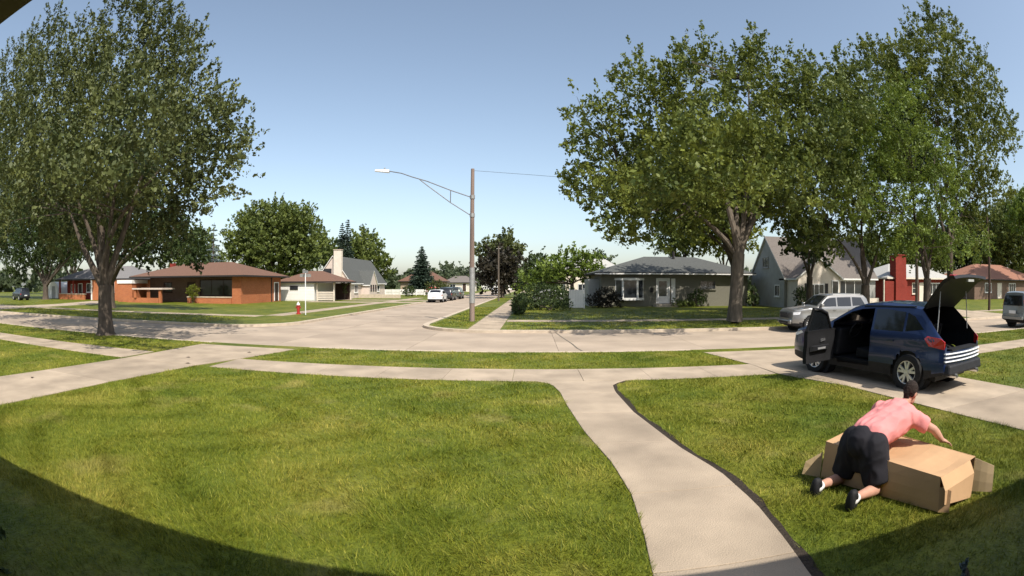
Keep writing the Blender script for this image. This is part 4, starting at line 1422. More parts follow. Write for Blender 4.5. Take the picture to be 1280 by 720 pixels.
# ------------------------------------------------------------------ vehicles
class Car:
    def __init__(s, name, label, loc, rz, paint, prof, xf, xr, W=1.8, ax=(1.3, -1.3), wr=.34, zl=.24, belt=1.02, tumble=.30,
                 nx=70, nz=16, group=None, clad=True, cat='car', skip=None):
        s.t = thing(name, label, cat, loc, rz, group)
        s.prof = sorted(prof)
        s.xf, s.xr, s.W, s.ax, s.wr, s.zl, s.belt, s.tumble = xf, xr, W, ax, wr, zl, belt, tumble
        s.paint = paint
        xs = set(np.linspace(xr, xf, nx).round(4)) | {round(p[0], 4) for p in prof if xr < p[0] < xf}
        if skip:
            xs |= {round(q, 4) for q in skip.get('cols', ())}
        s.xs = sorted(xs)
        s.nz = nz
        s.skip = skip
        s.body(clad)
        s.wheels()

    def top(s, x):
        return float(np.interp(x, [p[0] for p in s.prof], [p[1] for p in s.prof]))

    def low(s, x):
        f = max(0, (x - s.ax[0] - .35) / max(.01, s.xf - s.ax[0] - .35))
        r_ = max(0, (s.ax[1] - .35 - x) / max(.01, s.ax[1] - .35 - s.xr))
        return s.zl + .06 * f + .14 * r_

    def hw(s, x, z, rnd=True):
        W = s.W / 2
        f = max(0, (x - s.xf + .65) / .65)
        r_ = max(0, (s.xr + .55 - x) / .55)
        p = W * (1 - .20 * f ** 2.2 - .11 * r_ ** 2.2)
        if z < s.belt:
            q = (s.belt - z) / (s.belt - s.zl)
            p -= .07 * max(0, q - .45) ** 1.5 + .012 * math.sin(q * 7)
        else:
            p -= (z - s.belt) * s.tumble + .02 * min(1, (z - s.belt) / .05)
        if rnd:
            T = s.top(x)
            r0 = .08
            if T - z < r0:
                q = min(1, (z - (T - r0)) / r0)
                p -= r0 * (1 - math.sqrt(max(0, 1 - q * q)))
        return p

    def grid(s, side, inset=0.0, keep=lambda x, z: True, x0=-9, x1=9, zmin=-9):
        mb = MB()
        xs = [x for x in s.xs if x0 <= x <= x1]
        idx = {}
        R_ = s.wr + .075
        for i, x in enumerate(xs):
            lo, hi = max(s.low(x), zmin), s.top(x) - inset
            for j in range(s.nz + 1):
                t = j / s.nz
                t = t + .08 * math.sin(t * math.pi * 2) * 0
                z = lo + (hi - lo) * (1 - (1 - t) ** 1.25)
                xx, zz = x, z
                if inset == 0:
                    for a in s.ax:
                        d = math.hypot(x - a, z - s.wr)
                        if abs(d - R_) < .034 and d > 1e-4 and z > lo + .001:
                            xx, zz = a + (x - a) * R_ / d, s.wr + (z - s.wr) * R_ / d
                idx[i, j] = len(mb.v)
                mb.v.append((xx, side * (s.hw(xx, min(zz, s.top(xx))) - inset), zz))
        for i in range(len(xs) - 1):
            for j in range(s.nz):
                q = (idx[i, j], idx[i + 1, j], idx[i + 1, j + 1], idx[i, j + 1])
                cx = sum(mb.v[k][0] for k in q) / 4
                cz = sum(mb.v[k][2] for k in q) / 4
                if any(math.hypot(cx - a, cz - s.wr) < R_ - .004 for a in s.ax):
                    continue
                if keep(cx, cz):
                    mb.f.append(q)
                    mb.mi.append(1 if cz < s.zl + .17 else 0)
        return mb

    def roofgrid(s, dz=0.0, dy=0.0, keepx=lambda x: True, crown=.035, xs=None, f=1.0, n=8):
        mb = MB()
        xs = xs or s.xs
        for x in xs:
            T = s.top(x)
            h = (s.hw(x, T) - dy) * f
            H = s.hw(x, T) - dy
            for k in range(n + 1):
                y = -h + 2 * h * k / n
                mb.v.append((x, y, T + crown * (1 - (y / H) ** 2) + dz))
        for i in range(len(xs) - 1):
            if not keepx((xs[i] + xs[i + 1]) / 2):
                continue
            for k in range(n):
                mb.f.append((i * (n + 1) + k, i * (n + 1) + k + 1, (i + 1) * (n + 1) + k + 1, (i + 1) * (n + 1) + k))
                mb.mi.append(0)
        return mb

    def cap(s, x, sgn, z0=None, z1=None, bulge=.09):
        mb = MB()
        lo, hi = s.low(x) if z0 is None else z0, s.top(x) if z1 is None else z1
        n, m_ = 10, 8
        for j in range(m_ + 1):
            z = lo + (hi - lo) * j / m_
            h = s.hw(x, z)
            for k in range(n + 1):
                q = -1 + 2 * k / n
                mb.v.append((x + sgn * bulge * (1 - q * q), h * q, z + (.035 * (1 - q * q) if j == m_ and z1 is None else 0)))
        for j in range(m_):
            for k in range(n):
                mb.f.append((j * (n + 1) + k, j * (n + 1) + k + 1, (j + 1) * (n + 1) + k + 1, (j + 1) * (n + 1) + k))
                mb.mi.append(1 if (lo + (hi - lo) * (j + .5) / m_) < s.zl + .2 else 0)
        return mb

    def body(s, clad):
        sk = s.skip or {}
        mb = MB()

        def join(o):
            k = len(mb.v)
            mb.v += o.v
            mb.f += [tuple(i + k for i in f) for f in o.f]
            mb.mi += o.mi
        dz_ = sk.get('door')
        hx = sk.get('hatch')
        for side in (-1, 1):
            def keep(x, z, side=side):
                if dz_ and side > 0 and dz_[0] < x < dz_[1] and z > s.zl + .13 and z < s.top(x) - .1:
                    return False
                return not (hx and x < hx[0] and z > hx[1] and z > s.top(x) - .035 - 0 * x)
            join(s.grid(side, 0, keep))
        join(s.roofgrid(keepx=lambda x: not (hx and x < hx[0])))
        join(s.cap(s.xf, 1))
        join(s.cap(s.xr, -1, z1=hx[1] if hx else None))
        mb.box(s.xr + .25, s.xf - .25, -s.W / 2 + .22, s.W / 2 - .22, s.zl - .03, s.zl + .12, 1)
        s.body_o = mb.build('body', [s.paint, M['plastic'] if clad else s.paint], s.t, smooth=True)

    def wheels(s):
        W = s.W / 2
        tyre = MB()
        w, r_ = .105, s.wr
        tyre.lathe([(r_ * .66, -w), (r_ * .93, -w), (r_ * .99, -w * .72), (r_, -w * .3), (r_, w * .3), (r_ * .99, w * .72), (r_ * .93, w), (r_ * .66, w)], 30, axis='y', closed=True)
        tme = tyre.mesh('wheel', M['tyre'], True)
        for a in s.ax:
            for side in (-1, 1):
                o = bpy.data.objects.new('wheel', tme)
                link(o, s.t, (a, side * (W - .10), r_))
                o.rotation_euler = (0, 0, 0 if side > 0 else math.pi)
                rim = MB()
                rim.lathe([(r_ * .655, -.09), (r_ * .66, .075), (r_ * .70, .09), (r_ * .70, .104), (r_ * .62, .096), (r_ * .61, -.09)], 30, axis='y', closed=True)
                for k in range(5):
                    t0 = 2 * math.pi * k / 5 + .3
                    for dt in (-.16, .16):
                        ca, sa = math.cos(t0), math.sin(t0)
                        cb, sb = math.cos(t0 + dt * 1.5), math.sin(t0 + dt * 1.5)
                        p0 = Vector((ca * r_ * .1, 0, sa * r_ * .1))
                        p1 = Vector((cb * r_ * .63, 0, sb * r_ * .63))
                        n_ = Vector((-sb, 0, cb)) * .026
                        rim.hexa([(p0 - n_) + Vector((0, .06, 0)), (p1 - n_) + Vector((0, .065, 0)), (p1 + n_) + Vector((0, .065, 0)), (p0 + n_) + Vector((0, .06, 0))],
                                 [(p0 - n_) + Vector((0, .095, 0)), (p1 - n_ * .8) + Vector((0, .1, 0)), (p1 + n_ * .8) + Vector((0, .1, 0)), (p0 + n_) + Vector((0, .095, 0))])
                rim.lathe([(.001, .1), (.055, .102), (.06, .06), (.001, .06)], 14, axis='y')
                rim.build('rim', M['alloy'], o)
                MB().lathe([(.02, .0), (r_ * .6, .0), (r_ * .6, .03), (.02, .03)], 20, axis='y').build('brake_disc', M['plastic'], o)
        for a in s.ax:
            for side in (-1, 1):
                liner = MB()
                liner.lathe([(s.wr + .09, side * (W - .36)), (s.wr + .09, side * (W - .10))], 22, (a, 0, s.wr), 'y')
                liner.build('wheel_arch', M['plastic'], s.t)

    def panel(s, name, poly, m, side, off=.006, parent=None, n=4, depth=.02):
        pts = []
        for i in range(len(poly)):
            a, b = poly[i], poly[(i + 1) % len(poly)]
            for k in range(n):
                pts.append((a[0] + (b[0] - a[0]) * k / n, a[1] + (b[1] - a[1]) * k / n))
        o_ = [(x, side * (s.hw(x, z, False) + off), z) for x, z in pts]
        i_ = [(x, side * (s.hw(x, z, False) + off - depth), z) for x, z in pts]
        mb = MB().hexa(i_, o_)
        return mb.build(name, m, parent or s.t)

    def glassgrid(s, name, x0, x1, f0, f1, m, dz=.008):
        mb = MB()
        n, k_ = 6, 8
        for i in range(n + 1):
            x = x0 + (x1 - x0) * i / n
            T, f = s.top(x), f0 + (f1 - f0) * i / n
            H = s.hw(x, T)
            for k in range(k_ + 1):
                y = (-1 + 2 * k / k_) * (H * f)
                mb.v.append((x, y, T + .035 * (1 - (y / H) ** 2) + dz))
        for i in range(n):
            for k in range(k_):
                mb.f.append((i * (k_ + 1) + k, i * (k_ + 1) + k + 1, (i + 1) * (k_ + 1) + k + 1, (i + 1) * (k_ + 1) + k))
                mb.mi.append(0)
        return mb.build(name, m, s.t, smooth=True)

    def seam(s, x, z0, z1, side, dx=0):
        s.panel('seam', [(x - .006, z0), (x + .006, z0), (x + .006 + dx, z1), (x - .006 + dx, z1)], M['plastic'], side, .003, depth=.01, n=2)


SUV_PROF = [(2.17, .66), (2.14, .84), (2.02, .95), (1.62, 1.04), (1.08, 1.11), (.72, 1.31), (.32, 1.52), (.05, 1.59), (-.45, 1.635), (-1.1, 1.62), (-1.5, 1.575), (-1.72, 1.37), (-1.95, 1.13), (-2.07, 1.02), (-2.12, .9), (-2.13, .7)]


def side_glass(c, polys, sides=(-1, 1)):
    for s_ in sides:
        for p in polys:
            c.panel('side_window', p, M['carglass'], s_, .004)


# --- the blue crossover with its hatch and driver's door open
CH = R(90 + 14)
rear_axle_left = Vector((7.25, 7.68))
fwd = Vector((math.cos(CH), math.sin(CH)))
lft = Vector((-fwd.y, fwd.x))
cc = rear_axle_left + fwd * 1.39 - lft * .86
bc = Car('parked_car', 'dark blue crossover on the driveway with raised hatch and open driver door', (cc.x, cc.y, .014), CH, M['p_blue'], SUV_PROF, 2.17, -2.13,
         skip={'door': (-.30, .80), 'hatch': (-1.5, .80), 'cols': (-.30, .80, -1.5)})
bc.t.scale = (1.07, 1.07, 1.0)
side_glass(bc, [[(.62, 1.08), (.30, 1.40), (.0, 1.48), (-.26, 1.505), (-.26, 1.07)]], (-1,))
side_glass(bc, [[(-.36, 1.07), (-.36, 1.505), (-.62, 1.515), (-1.12, 1.47), (-1.12, 1.10)], [(-1.18, 1.11), (-1.18, 1.46), (-1.36, 1.40), (-1.62, 1.17)]])
bc.glassgrid('windscreen', 1.04, .36, .93, .93, M['carglass'])
for s_ in (-1, 1):
    bc.seam(-.33 if s_ > 0 else -.3, .38, 1.06, s_)
    bc.seam(-1.06, .46, 1.07, s_, -.1)
    bc.panel('door_handle', [(-.92, .90), (-.74, .90), (-.74, .935), (-.92, .935)], M['p_blue'], s_, .022, depth=.03)
    bc.panel('head_light', [(1.98, .80), (2.14, .78), (2.13, .84), (1.80, .92), (1.72, .88)], M['headlight'], s_, .008)
    bc.panel('tail_light', [(-2.11, .83), (-2.11, .97), (-2.02, 1.03), (-1.74, 1.06), (-1.68, 1.01), (-1.78, .88)], M['taillight'], s_, .010, depth=.03)
    bc.panel('roof_rail', [(.0, 1.545), (-1.35, 1.565), (-1.35, 1.59), (.0, 1.57)], M['plastic'], s_, .012, depth=.03)
# rear bumper bars
for k, z in enumerate((.745, .675, .605)):
    mb = MB()
    n = 12
    for i in range(n):
        q0, q1 = -1 + 2 * i / n, -1 + 2 * (i + 1) / n
        h = bc.hw(-2.13, .6) * 1.0
        X = lambda q: -2.13 - .09 * (1 - q * q)
        mb.hexa([(X(q0) + .02, q0 * h, z), (X(q1) + .02, q1 * h, z), (X(q1) - .03, q1 * h, z), (X(q0) - .03, q0 * h, z)],
                [(X(q0) + .02, q0 * h, z + .016), (X(q1) + .02, q1 * h, z + .02), (X(q1) - .025, q1 * h, z + .02), (X(q0) - .025, q0 * h, z + .02)])
    mb.build('bumper_bar', M['lampmetal'], bc.t)
mb = MB()
mb.hexa([(-2.27, -.78, .36), (-1.7, -.84, .36), (-1.7, .84, .36), (-2.27, .78, .36)], [(-2.24, -.74, .56), (-1.7, -.82, .56), (-1.7, .82, .56), (-2.24, .74, .56)])
mb.build('rear_bumper', M['plastic'], bc.t, bevel=.04)
for s_ in (-1, 1):
    MB().lathe([(.035, -2.30), (.045, -2.30), (.045, -2.05), (.035, -2.05)], 12, (0, s_ * .5, .34), 'x', closed=True).build('exhaust_tip', M['chrome'], bc.t)
# loading sill
MB().box(-2.2, -2.0, -.62, .62, .80, .83).build('loading_sill', M['plastic'], bc.t)
# interior trim: inner skins of sides and roof, floor, seats, dash, wheel
tr = MB()
for side in (-1, 1):
    gq = bc.grid(side, .04, lambda x, z, side=side: not (side > 0 and -.30 < x < .80 and z < bc.top(x) - .1), -2.04, 1.0, .4)
    k = len(tr.v)
    tr.v += gq.v
    tr.f += [tuple(i + k for i in f) for f in gq.f]
    tr.mi += [0] * len(gq.f)
rg = bc.roofgrid(-.04, .02, lambda x: -1.5 < x < .3)
k = len(tr.v)
tr.v += rg.v
tr.f += [tuple(i + k for i in f) for f in rg.f]
tr.mi += [0] * len(rg.f)
tr.box(-2.08, 1.0, -.80, .80, .36, .42)
tr.box(-2.02, -1.0, -.78, .78, .425, .62)
tr.build('interior_trim', M['interior'], bc.t)
for y in (-.40, .40):
    st = MB()
    st.hexa([(.28, y - .25, .45), (-.25, y - .25, .45), (-.25, y + .25, .45), (.28, y + .25, .45)], [(.26, y - .25, .66), (-.22, y - .25, .60), (-.22, y + .25, .60), (.26, y + .25, .66)])
    st.hexa([(-.2, y - .24, .6), (-.34, y - .22, .6), (-.34, y + .22, .6), (-.2, y + .24, .6)], [(-.42, y - .2, 1.2), (-.52, y - .18, 1.2), (-.52, y + .18, 1.2), (-.42, y + .2, 1.2)])
    st.hexa([(-.44, y - .12, 1.22), (-.54, y - .12, 1.22), (-.54, y + .12, 1.22), (-.44, y + .12, 1.22)], [(-.47, y - .11, 1.4), (-.55, y - .11, 1.4), (-.55, y + .11, 1.4), (-.47, y + .11, 1.4)])
    st.build('seat', M['interior'], bc.t, bevel=.03)
st = MB()
st.hexa([(-.98, -.64, .6), (-1.12, -.64, .6), (-1.12, .64, .6), (-.98, .64, .6)], [(-1.18, -.6, 1.2), (-1.28, -.6, 1.2), (-1.28, .6, 1.2), (-1.18, .6, 1.2)])
st.build('rear_seat', M['interior'], bc.t, bevel=.03)
MB().hexa([(.72, -.78, .45), (1.05, -.78, .45), (1.05, .78, .45), (.72, .78, .45)], [(.66, -.74, 1.04), (1.0, -.7, 1.08), (1.0, .7, 1.08), (.66, .74, 1.04)]).build('dashboard', M['plastic'], bc.t, bevel=.04)
wh = MB()
wh.lathe([(.185 + .016 * math.cos(t), .016 * math.sin(t)) for t in [2 * math.pi * k / 8 for k in range(8)]], 24, axis='x', closed=True)
wh.box(-.02, .0, -.17, .17, -.03, .03)
o = wh.build('steering_wheel', M['plastic'], bc.t, (.50, .40, 1.0))
o.rotation_euler = (0, R(-25), 0)
# driver's door, swung out on its front hinge
hx_, hy_ = .80, bc.hw(.80, .8)
dm = MB()
xs_ = np.linspace(.79, -.30, 10)
zt = [.38, .5, .62, .74, .86, .98, 1.05]


def dpt(x, z, inn):
    return (x - hx_, bc.hw(x, z, False) - hy_ - inn, z)


outer = [[dpt(x, z, 0) for z in zt] for x in xs_]
innr = [[dpt(x, z, .085) for z in zt] for x in xs_]
for gset, mi in ((outer, 0), (innr, 1)):
    k = len(dm.v)
    for col in gset:
        dm.v += col
    for i in range(9):
        for j in range(6):
            a = k + i * 7 + j
            dm.f.append((a, a + 7, a + 8, a + 1))
            dm.mi.append(mi)
nO = 70
for i in range(9):
    for j in (0, 6):
        dm.f.append((i * 7 + j, (i + 1) * 7 + j, nO + (i + 1) * 7 + j, nO + i * 7 + j))
        dm.mi.append(1)
for i in (0, 9):
    for j in range(6):
        dm.f.append((i * 7 + j, i * 7 + j + 1, nO + i * 7 + j + 1, nO + i * 7 + j))
        dm.mi.append(1)
door_o = dm.build('driver_door', [M['p_blue'], M['interior']], bc.t, (hx_, hy_, 0), smooth=True)
door_o.rotation_euler = (0, 0, R(-79))
fr_ = [(.66, 1.05), (.30, 1.40), (.0, 1.49), (-.27, 1.515), (-.29, 1.05)]
mb = MB()
mb.tube([dpt(x, z, .04) for x, z in fr_], .032, 8)
mb.build('window_frame', M['plastic'], door_o)
mb = MB()
mb.hexa([dpt(x, z, .05) for x, z in [(.62, 1.06), (.30, 1.37), (.0, 1.46), (-.25, 1.49), (-.27, 1.06)]], [dpt(x, z, .045) for x, z in [(.62, 1.06), (.30, 1.37), (.0, 1.46), (-.25, 1.49), (-.27, 1.06)]])
mb.build('side_window', M['carglass'], door_o)
mb = MB()
mb.hexa([dpt(x, z, .10) for x, z in [(.5, .62), (-.2, .62), (-.2, .74), (.5, .74)]], [dpt(x, z, .16) for x, z in [(.45, .64), (-.15, .64), (-.15, .73), (.45, .73)]])
mb.build('arm_rest', M['plastic'], door_o)
MB().hexa([dpt(x, z, .088) for x, z in [(.36, .82), (.18, .80), (.18, .86), (.36, .87)]], [dpt(x, z, .108) for x, z in [(.36, .82), (.18, .80), (.18, .86), (.36, .87)]]).build('inner_handle', M['chrome'], door_o)
MB().hexa([dpt(x, z, .162) for x, z in [(.3, .66), (.0, .66), (.0, .70), (.3, .70)]], [dpt(x, z, .172) for x, z in [(.3, .66), (.0, .66), (.0, .70), (.3, .70)]]).build('switch_panel', M['alloy'], door_o)
MB().hexa([dpt(x, z, -.22) for x, z in [(.70, 1.02), (.56, 1.02), (.56, 1.16), (.70, 1.15)]], [dpt(x, z, -.02) for x, z in [(.74, 1.03), (.60, 1.03), (.60, 1.14), (.72, 1.13)]]).build('mirror', M['p_blue'], door_o, bevel=.02)
# far-side mirror
MB().box(.58, .70, -1.08, -.88, 1.03, 1.16).build('mirror', M['p_blue'], bc.t, bevel=.03)
# hatch, hinged on the roof edge and lifted
hm = MB()
sec = [(0, 0), (-.22, -.21), (-.43, -.41), (-.53, -.53), (-.59, -.67), (-.60, -.75)]
hwid = [.66, .74, .80, .82, .82, .80]
n = 8
for layer, (ins, sc_) in enumerate(((0, 1.0), (.07, .96))):
    for i, (a, b) in enumerate(sec):
        for k in range(n + 1):
            q = -1 + 2 * k / n
            bul = .05 * (1 - q * q)
            hm.v.append((a - bul * .7 + ins * .75, q * hwid[i] * sc_, b + bul * .7 * (1 if i < 3 else .2) - ins * .35))
L_ = len(sec) * (n + 1)
for layer in (0, 1):
    for i in range(len(sec) - 1):
        for k in range(n):
            a = layer * L_ + i * (n + 1) + k
            hm.f.append((a, a + 1, a + n + 2, a + n + 1))
            hm.mi.append(layer)
for i in range(len(sec) - 1):
    for k in (0, n):
        a = i * (n + 1) + k
        hm.f.append((a, a + n + 1, L_ + a + n + 1, L_ + a))
        hm.mi.append(1)
for k in range(n):
    for i in (0, len(sec) - 1):
        a = i * (n + 1) + k
        hm.f.append((a, a + 1, L_ + a + 1, L_ + a))
        hm.mi.append(1)
hatch = hm.build('hatch', [M['p_blue'], M['plastic']], bc.t, (-1.5, 0, 1.585), smooth=True)
hatch.rotation_euler = (0, R(88), 0)
gm = MB()
for (a, b), w in zip([(-.05, -.085), (-.36, -.365)], (.52, .60)):
    for dx in (-.05, -.025):
        for y in (-w, w):
            gm.v.append((a + dx * .9, y, b - dx * .45))
gm.add([], [])
gm.f += [(0, 1, 5, 4), (2, 3, 7, 6), (0, 1, 3, 2), (4, 5, 7, 6), (0, 2, 6, 4), (1, 3, 7, 5)]
gm.mi += [0] * 6
gm.build('rear_window', M['carglass'], hatch)
for s_ in (-1, 1):
    mb = MB().box(-.62, -.55, s_ * .62 - .09, s_ * .62 + .09, -.70, -.60)
    mb.build('tail_light', M['taillight'], hatch, bevel=.01)
MB().box(-.545, -.50, -.14, .14, -.76, -.71).build('latch', M['alloy'], hatch)
# gas struts
hr = hatch.rotation_euler.to_matrix()
for s_ in (-1, 1):
    e = hr @ Vector((-.30, s_ * .60, -.34)) + Vector((-1.5, 0, 1.585))
    MB().tube([(-1.86, s_ * .70, 1.12), e], .012, 6).build('strut', M['gal'], bc.t)

# --- silver car parked across the street, nose to the left
JEEP = [(2.34, .62), (2.32, .92), (2.2, 1.03), (1.3, 1.13), (1.0, 1.17), (.62, 1.45), (.34, 1.66), (.1, 1.70), (-1.0, 1.72), (-1.9, 1.69), (-2.12, 1.55), (-2.3, 1.14), (-2.36, 1.0), (-2.38, .7)]
jc = Car('parked_car', 'silver station car with roof rack parked at the far kerb by the elm', (13.7, 21.0, ROAD_Z), R(180 - 3), M['p_silver'], JEEP, 2.34, -2.38, 1.86, (1.42, -1.38), .36, .28, 1.08, .26, nx=60)
jc.t.scale = (.95, .97, .98)
side_glass(jc, [[(.86, 1.16), (.44, 1.5), (.2, 1.55), (-.12, 1.565), (-.12, 1.15)], [(-.2, 1.15), (-.2, 1.57), (-1.05, 1.58), (-1.05, 1.16)], [(-1.14, 1.17), (-1.14, 1.58), (-1.72, 1.56), (-1.98, 1.2)]])
jc.glassgrid('windscreen', .97, .40, .93, .9, M['carglass'])
jc.glassgrid('rear_window', -2.13, -2.29, .86, .9, M['carglass'])
for s_ in (-1, 1):
    jc.seam(-.16, .42, 1.14, s_)
    jc.seam(-1.1, .6, 1.14, s_, -.04)
    jc.seam(.95, .42, 1.12, s_)
    for x in (.02, -.9):
        jc.panel('door_handle', [(x - .12, .98), (x + .05, .98), (x + .05, 1.02), (x - .12, 1.02)], M['p_silver'], s_, .025, depth=.03)
    jc.panel('head_light', [(2.0, .82), (2.31, .8), (2.30, .92), (1.95, .95)], M['headlight'], s_, .008)
    jc.panel('roof_rail', [(.0, 1.69), (-1.75, 1.69), (-1.75, 1.73), (.0, 1.73)], M['gal'], s_, -.05, depth=.04)
    MB().box(.72, .88, s_ * 1.0 - .1, s_ * 1.0 + .1, 1.15, 1.3).build('mirror', M['p_silver'], jc.t, bevel=.03)
    jc.panel('rub_strip', [(.9, .62), (-1.0, .62), (-1.0, .68), (.9, .68)], M['gal'], s_, .01)
for k in range(7):
    MB().box(2.43, 2.455, -.42 + k * .12, -.35 + k * .12, .66, .90).build('grille_slot', M['plastic'], jc.t)
MB().box(2.36, 2.47, -.72, .72, .40, .56).build('bumper', M['p_silver'], jc.t, bevel=.03)
MB().box(2.472, 2.48, -.5, .5, .42, .50).build('intake', M['plastic'], jc.t)

# --- grey van cut by the right edge of the frame, rear towards us
VAN = [(2.4, .7), (2.3, .95), (1.6, 1.15), (.8, 1.72), (.4, 1.78), (-2.0, 1.8), (-2.32, 1.74), (-2.42, 1.3), (-2.46, 1.0), (-2.48, .7)]
vc = Car('parked_van', 'grey van at the right edge parked along the near kerb', (26.9, 16.6, ROAD_Z), 0, M['p_grey'], VAN, 2.4, -2.48, 1.9, (1.5, -1.5), .35, .28, 1.1, .2, nx=46, cat='van')
side_glass(vc, [[(1.0, 1.2), (.7, 1.6), (-.2, 1.64), (-.2, 1.18)], [(-.3, 1.18), (-.3, 1.64), (-1.3, 1.65), (-1.3, 1.18)], [(-1.4, 1.18), (-1.4, 1.65), (-2.1, 1.62), (-2.2, 1.2)]])
vc.glassgrid('windscreen', 1.5, .86, .92, .9, M['carglass'])
MB().hexa([(-2.55, -.72, 1.12), (-2.4, -.72, 1.12), (-2.4, .72, 1.12), (-2.55, .72, 1.12)], [(-2.47, -.66, 1.62), (-2.3, -.66, 1.62), (-2.3, .66, 1.62), (-2.47, .66, 1.62)]).build('rear_window', M['carglass'], vc.t)
for s_ in (-1, 1):
    vc.panel('tail_light', [(-2.44, .85), (-2.44, 1.4), (-2.3, 1.4), (-2.3, .85)], M['taillight'], s_, .01)
MB().box(-2.62, -2.5, -.8, .8, .42, .6).build('bumper', M['p_grey'], vc.t, bevel=.03)
MB().box(-2.585, -2.57, -.26, .26, .72, .88).build('number_plate', M['lampmetal'], vc.t)

# --- cars down the side street and far left, simpler but complete
HB = [(2.0, .62), (1.95, .82), (1.2, .98), (.85, 1.04), (.2, 1.42), (-.2, 1.47), (-1.2, 1.45), (-1.75, 1.1), (-1.98, .98), (-2.05, .7)]


def far_car(label, loc, rz, paint_, prof=HB, W=1.78, name='parked_car', ax=(1.25, -1.25), k=1.0, group='cars parked down the side street'):
    xf, xr = max(p[0] for p in prof), min(p[0] for p in prof)
    c = Car(name, label, loc, rz, paint_, prof, xf, xr, W, ax, .33, .24, .98, .3, nx=34, nz=10, group=group)
    T = max(p[1] for p in prof)
    wx = [p[0] for p in prof if p[1] > T - .1]
    a, b = max(wx), min(wx)
    bz = 1.04 if T < 1.55 else 1.1
    side_glass(c, [[(a + .45, bz), (a - .05, T - .14), (-.2, T - .13), (-.2, bz)], [(-.28, bz), (-.28, T - .13), (b + .05, T - .16), (b - .25, bz)]])
    x0 = min((p[0] for p in prof if p[0] > a and p[1] < T - .3), default=a + .6)
    c.glassgrid('windscreen', x0 - .06, a + .06, .93, .9, M['carglass'])
    x1 = max((p[0] for p in prof if p[0] < b and p[1] < T - .3), default=b - .5)
    c.glassgrid('rear_window', b - .06, x1 + .06, .9, .9, M['carglass'])
    for s_ in (-1, 1):
        c.panel('tail_light', [(xr + .04, .78), (xr + .04, .92), (xr + .3, .94), (xr + .3, .8)], M['taillight'], s_, .01)
        c.panel('head_light', [(xf - .06, .66), (xf - .06, .76), (xf - .45, .84), (xf - .45, .74)], M['headlight'], s_, .01)
    MB().box(xr - .13, xr - .105, -.25, .25, .6, .74).build('number_plate', M['lampmetal'], c.t)
    return c


far_car('white hatchback parked first in line on the left side of the side street', (-11.15, 60.5, ROAD_Z), R(90), M['p_white'])
far_car('dark car parked just ahead of the white hatchback', (-11.1, 67.5, ROAD_Z), R(90), M['p_dark'], JEEP, 1.85, 'parked_car', (1.42, -1.38))
far_car('grey-green van-like car, third in the parked line', (-11.0, 74.5, ROAD_Z), R(90), M['p_green'], JEEP, 1.9, 'parked_car', (1.42, -1.38))
far_car('red car in the yard left of the white hatchback', (-18.2, 96, 0), R(20), M['p_red'], HB, group='cars standing in yards')
far_car('white car far down the side street by the thin pole', (-7.2, 104, ROAD_Z), R(90), M['p_white'], HB)
far_car('pale car behind the low shrubs left of the grey ranch', (2.2, 54, 0), R(10), M['p_silver'], HB, group='cars standing in yards')
far_car('dark car parked far left under the dark tree', (-70.5, 42.5, 0), R(170), M['p_dark'], JEEP, 1.85, 'parked_car', (1.42, -1.38), group='cars standing in yards')


# ------------------------------------------------------------------ person and box
def cap(mb, p, q, r0, r1, n=16, f0=False, f1=False, sx=1.0):
    """tapered capsule; f0/f1 flat ends"""
    p, q = Vector(p), Vector(q)
    d = (q - p)
    L = d.length
    d.normalize()
    a = d.cross(Vector((0, 0, 1)))
    if a.length < 1e-3:
        a = Vector((1, 0, 0))
    a.normalize()
    b = d.cross(a)
    prof = []
    if f0:
        prof += [(0, r0 * .01), (0, r0)]
    else:
        prof += [(-r0 * math.cos(t), r0 * math.sin(t) + 1e-4) for t in [math.pi / 2 * k / 5 for k in range(6)]]
    if f1:
        prof += [(L, r1), (L, r1 * .01)]
    else:
        prof += [(L + r1 * math.sin(t), r1 * math.cos(t) + 1e-4) for t in [math.pi / 2 * k / 5 for k in range(6)]]
    vs, fs = [], []
    for h, r_ in prof:
        for k in range(n):
            t = 2 * math.pi * k / n
            vs.append(p + d * h + (a * math.cos(t) * sx + b * math.sin(t)) * r_)
    for i in range(len(prof) - 1):
        for k in range(n):
            l = (k + 1) % n
            fs.append((i * n + k, i * n + l, (i + 1) * n + l, (i + 1) * n + k))
    fs.append(tuple(range(n))[::-1])
    fs.append(tuple(range((len(prof) - 1) * n, len(prof) * n)))
    mb.add(vs, fs)


def ell(mb, c, axes, n=18, m_=12):
    c = Vector(c)
    X, Y_, Z = [Vector(a) for a in axes]
    vs, fs = [], []
    for i in range(m_ + 1):
        t = math.pi * (i + .02) / (m_ + .04)
        for k in range(n):
            u = 2 * math.pi * k / n
            vs.append(c + X * math.sin(t) * math.cos(u) + Y_ * math.sin(t) * math.sin(u) + Z * math.cos(t))
    for i in range(m_):
        for k in range(n):
            l = (k + 1) % n
            fs.append((i * n + k, i * n + l, (i + 1) * n + l, (i + 1) * n + k))
    fs.append(tuple(range(n)))
    fs.append(tuple(range(m_ * n, (m_ + 1) * n))[::-1])
    mb.add(vs, fs)


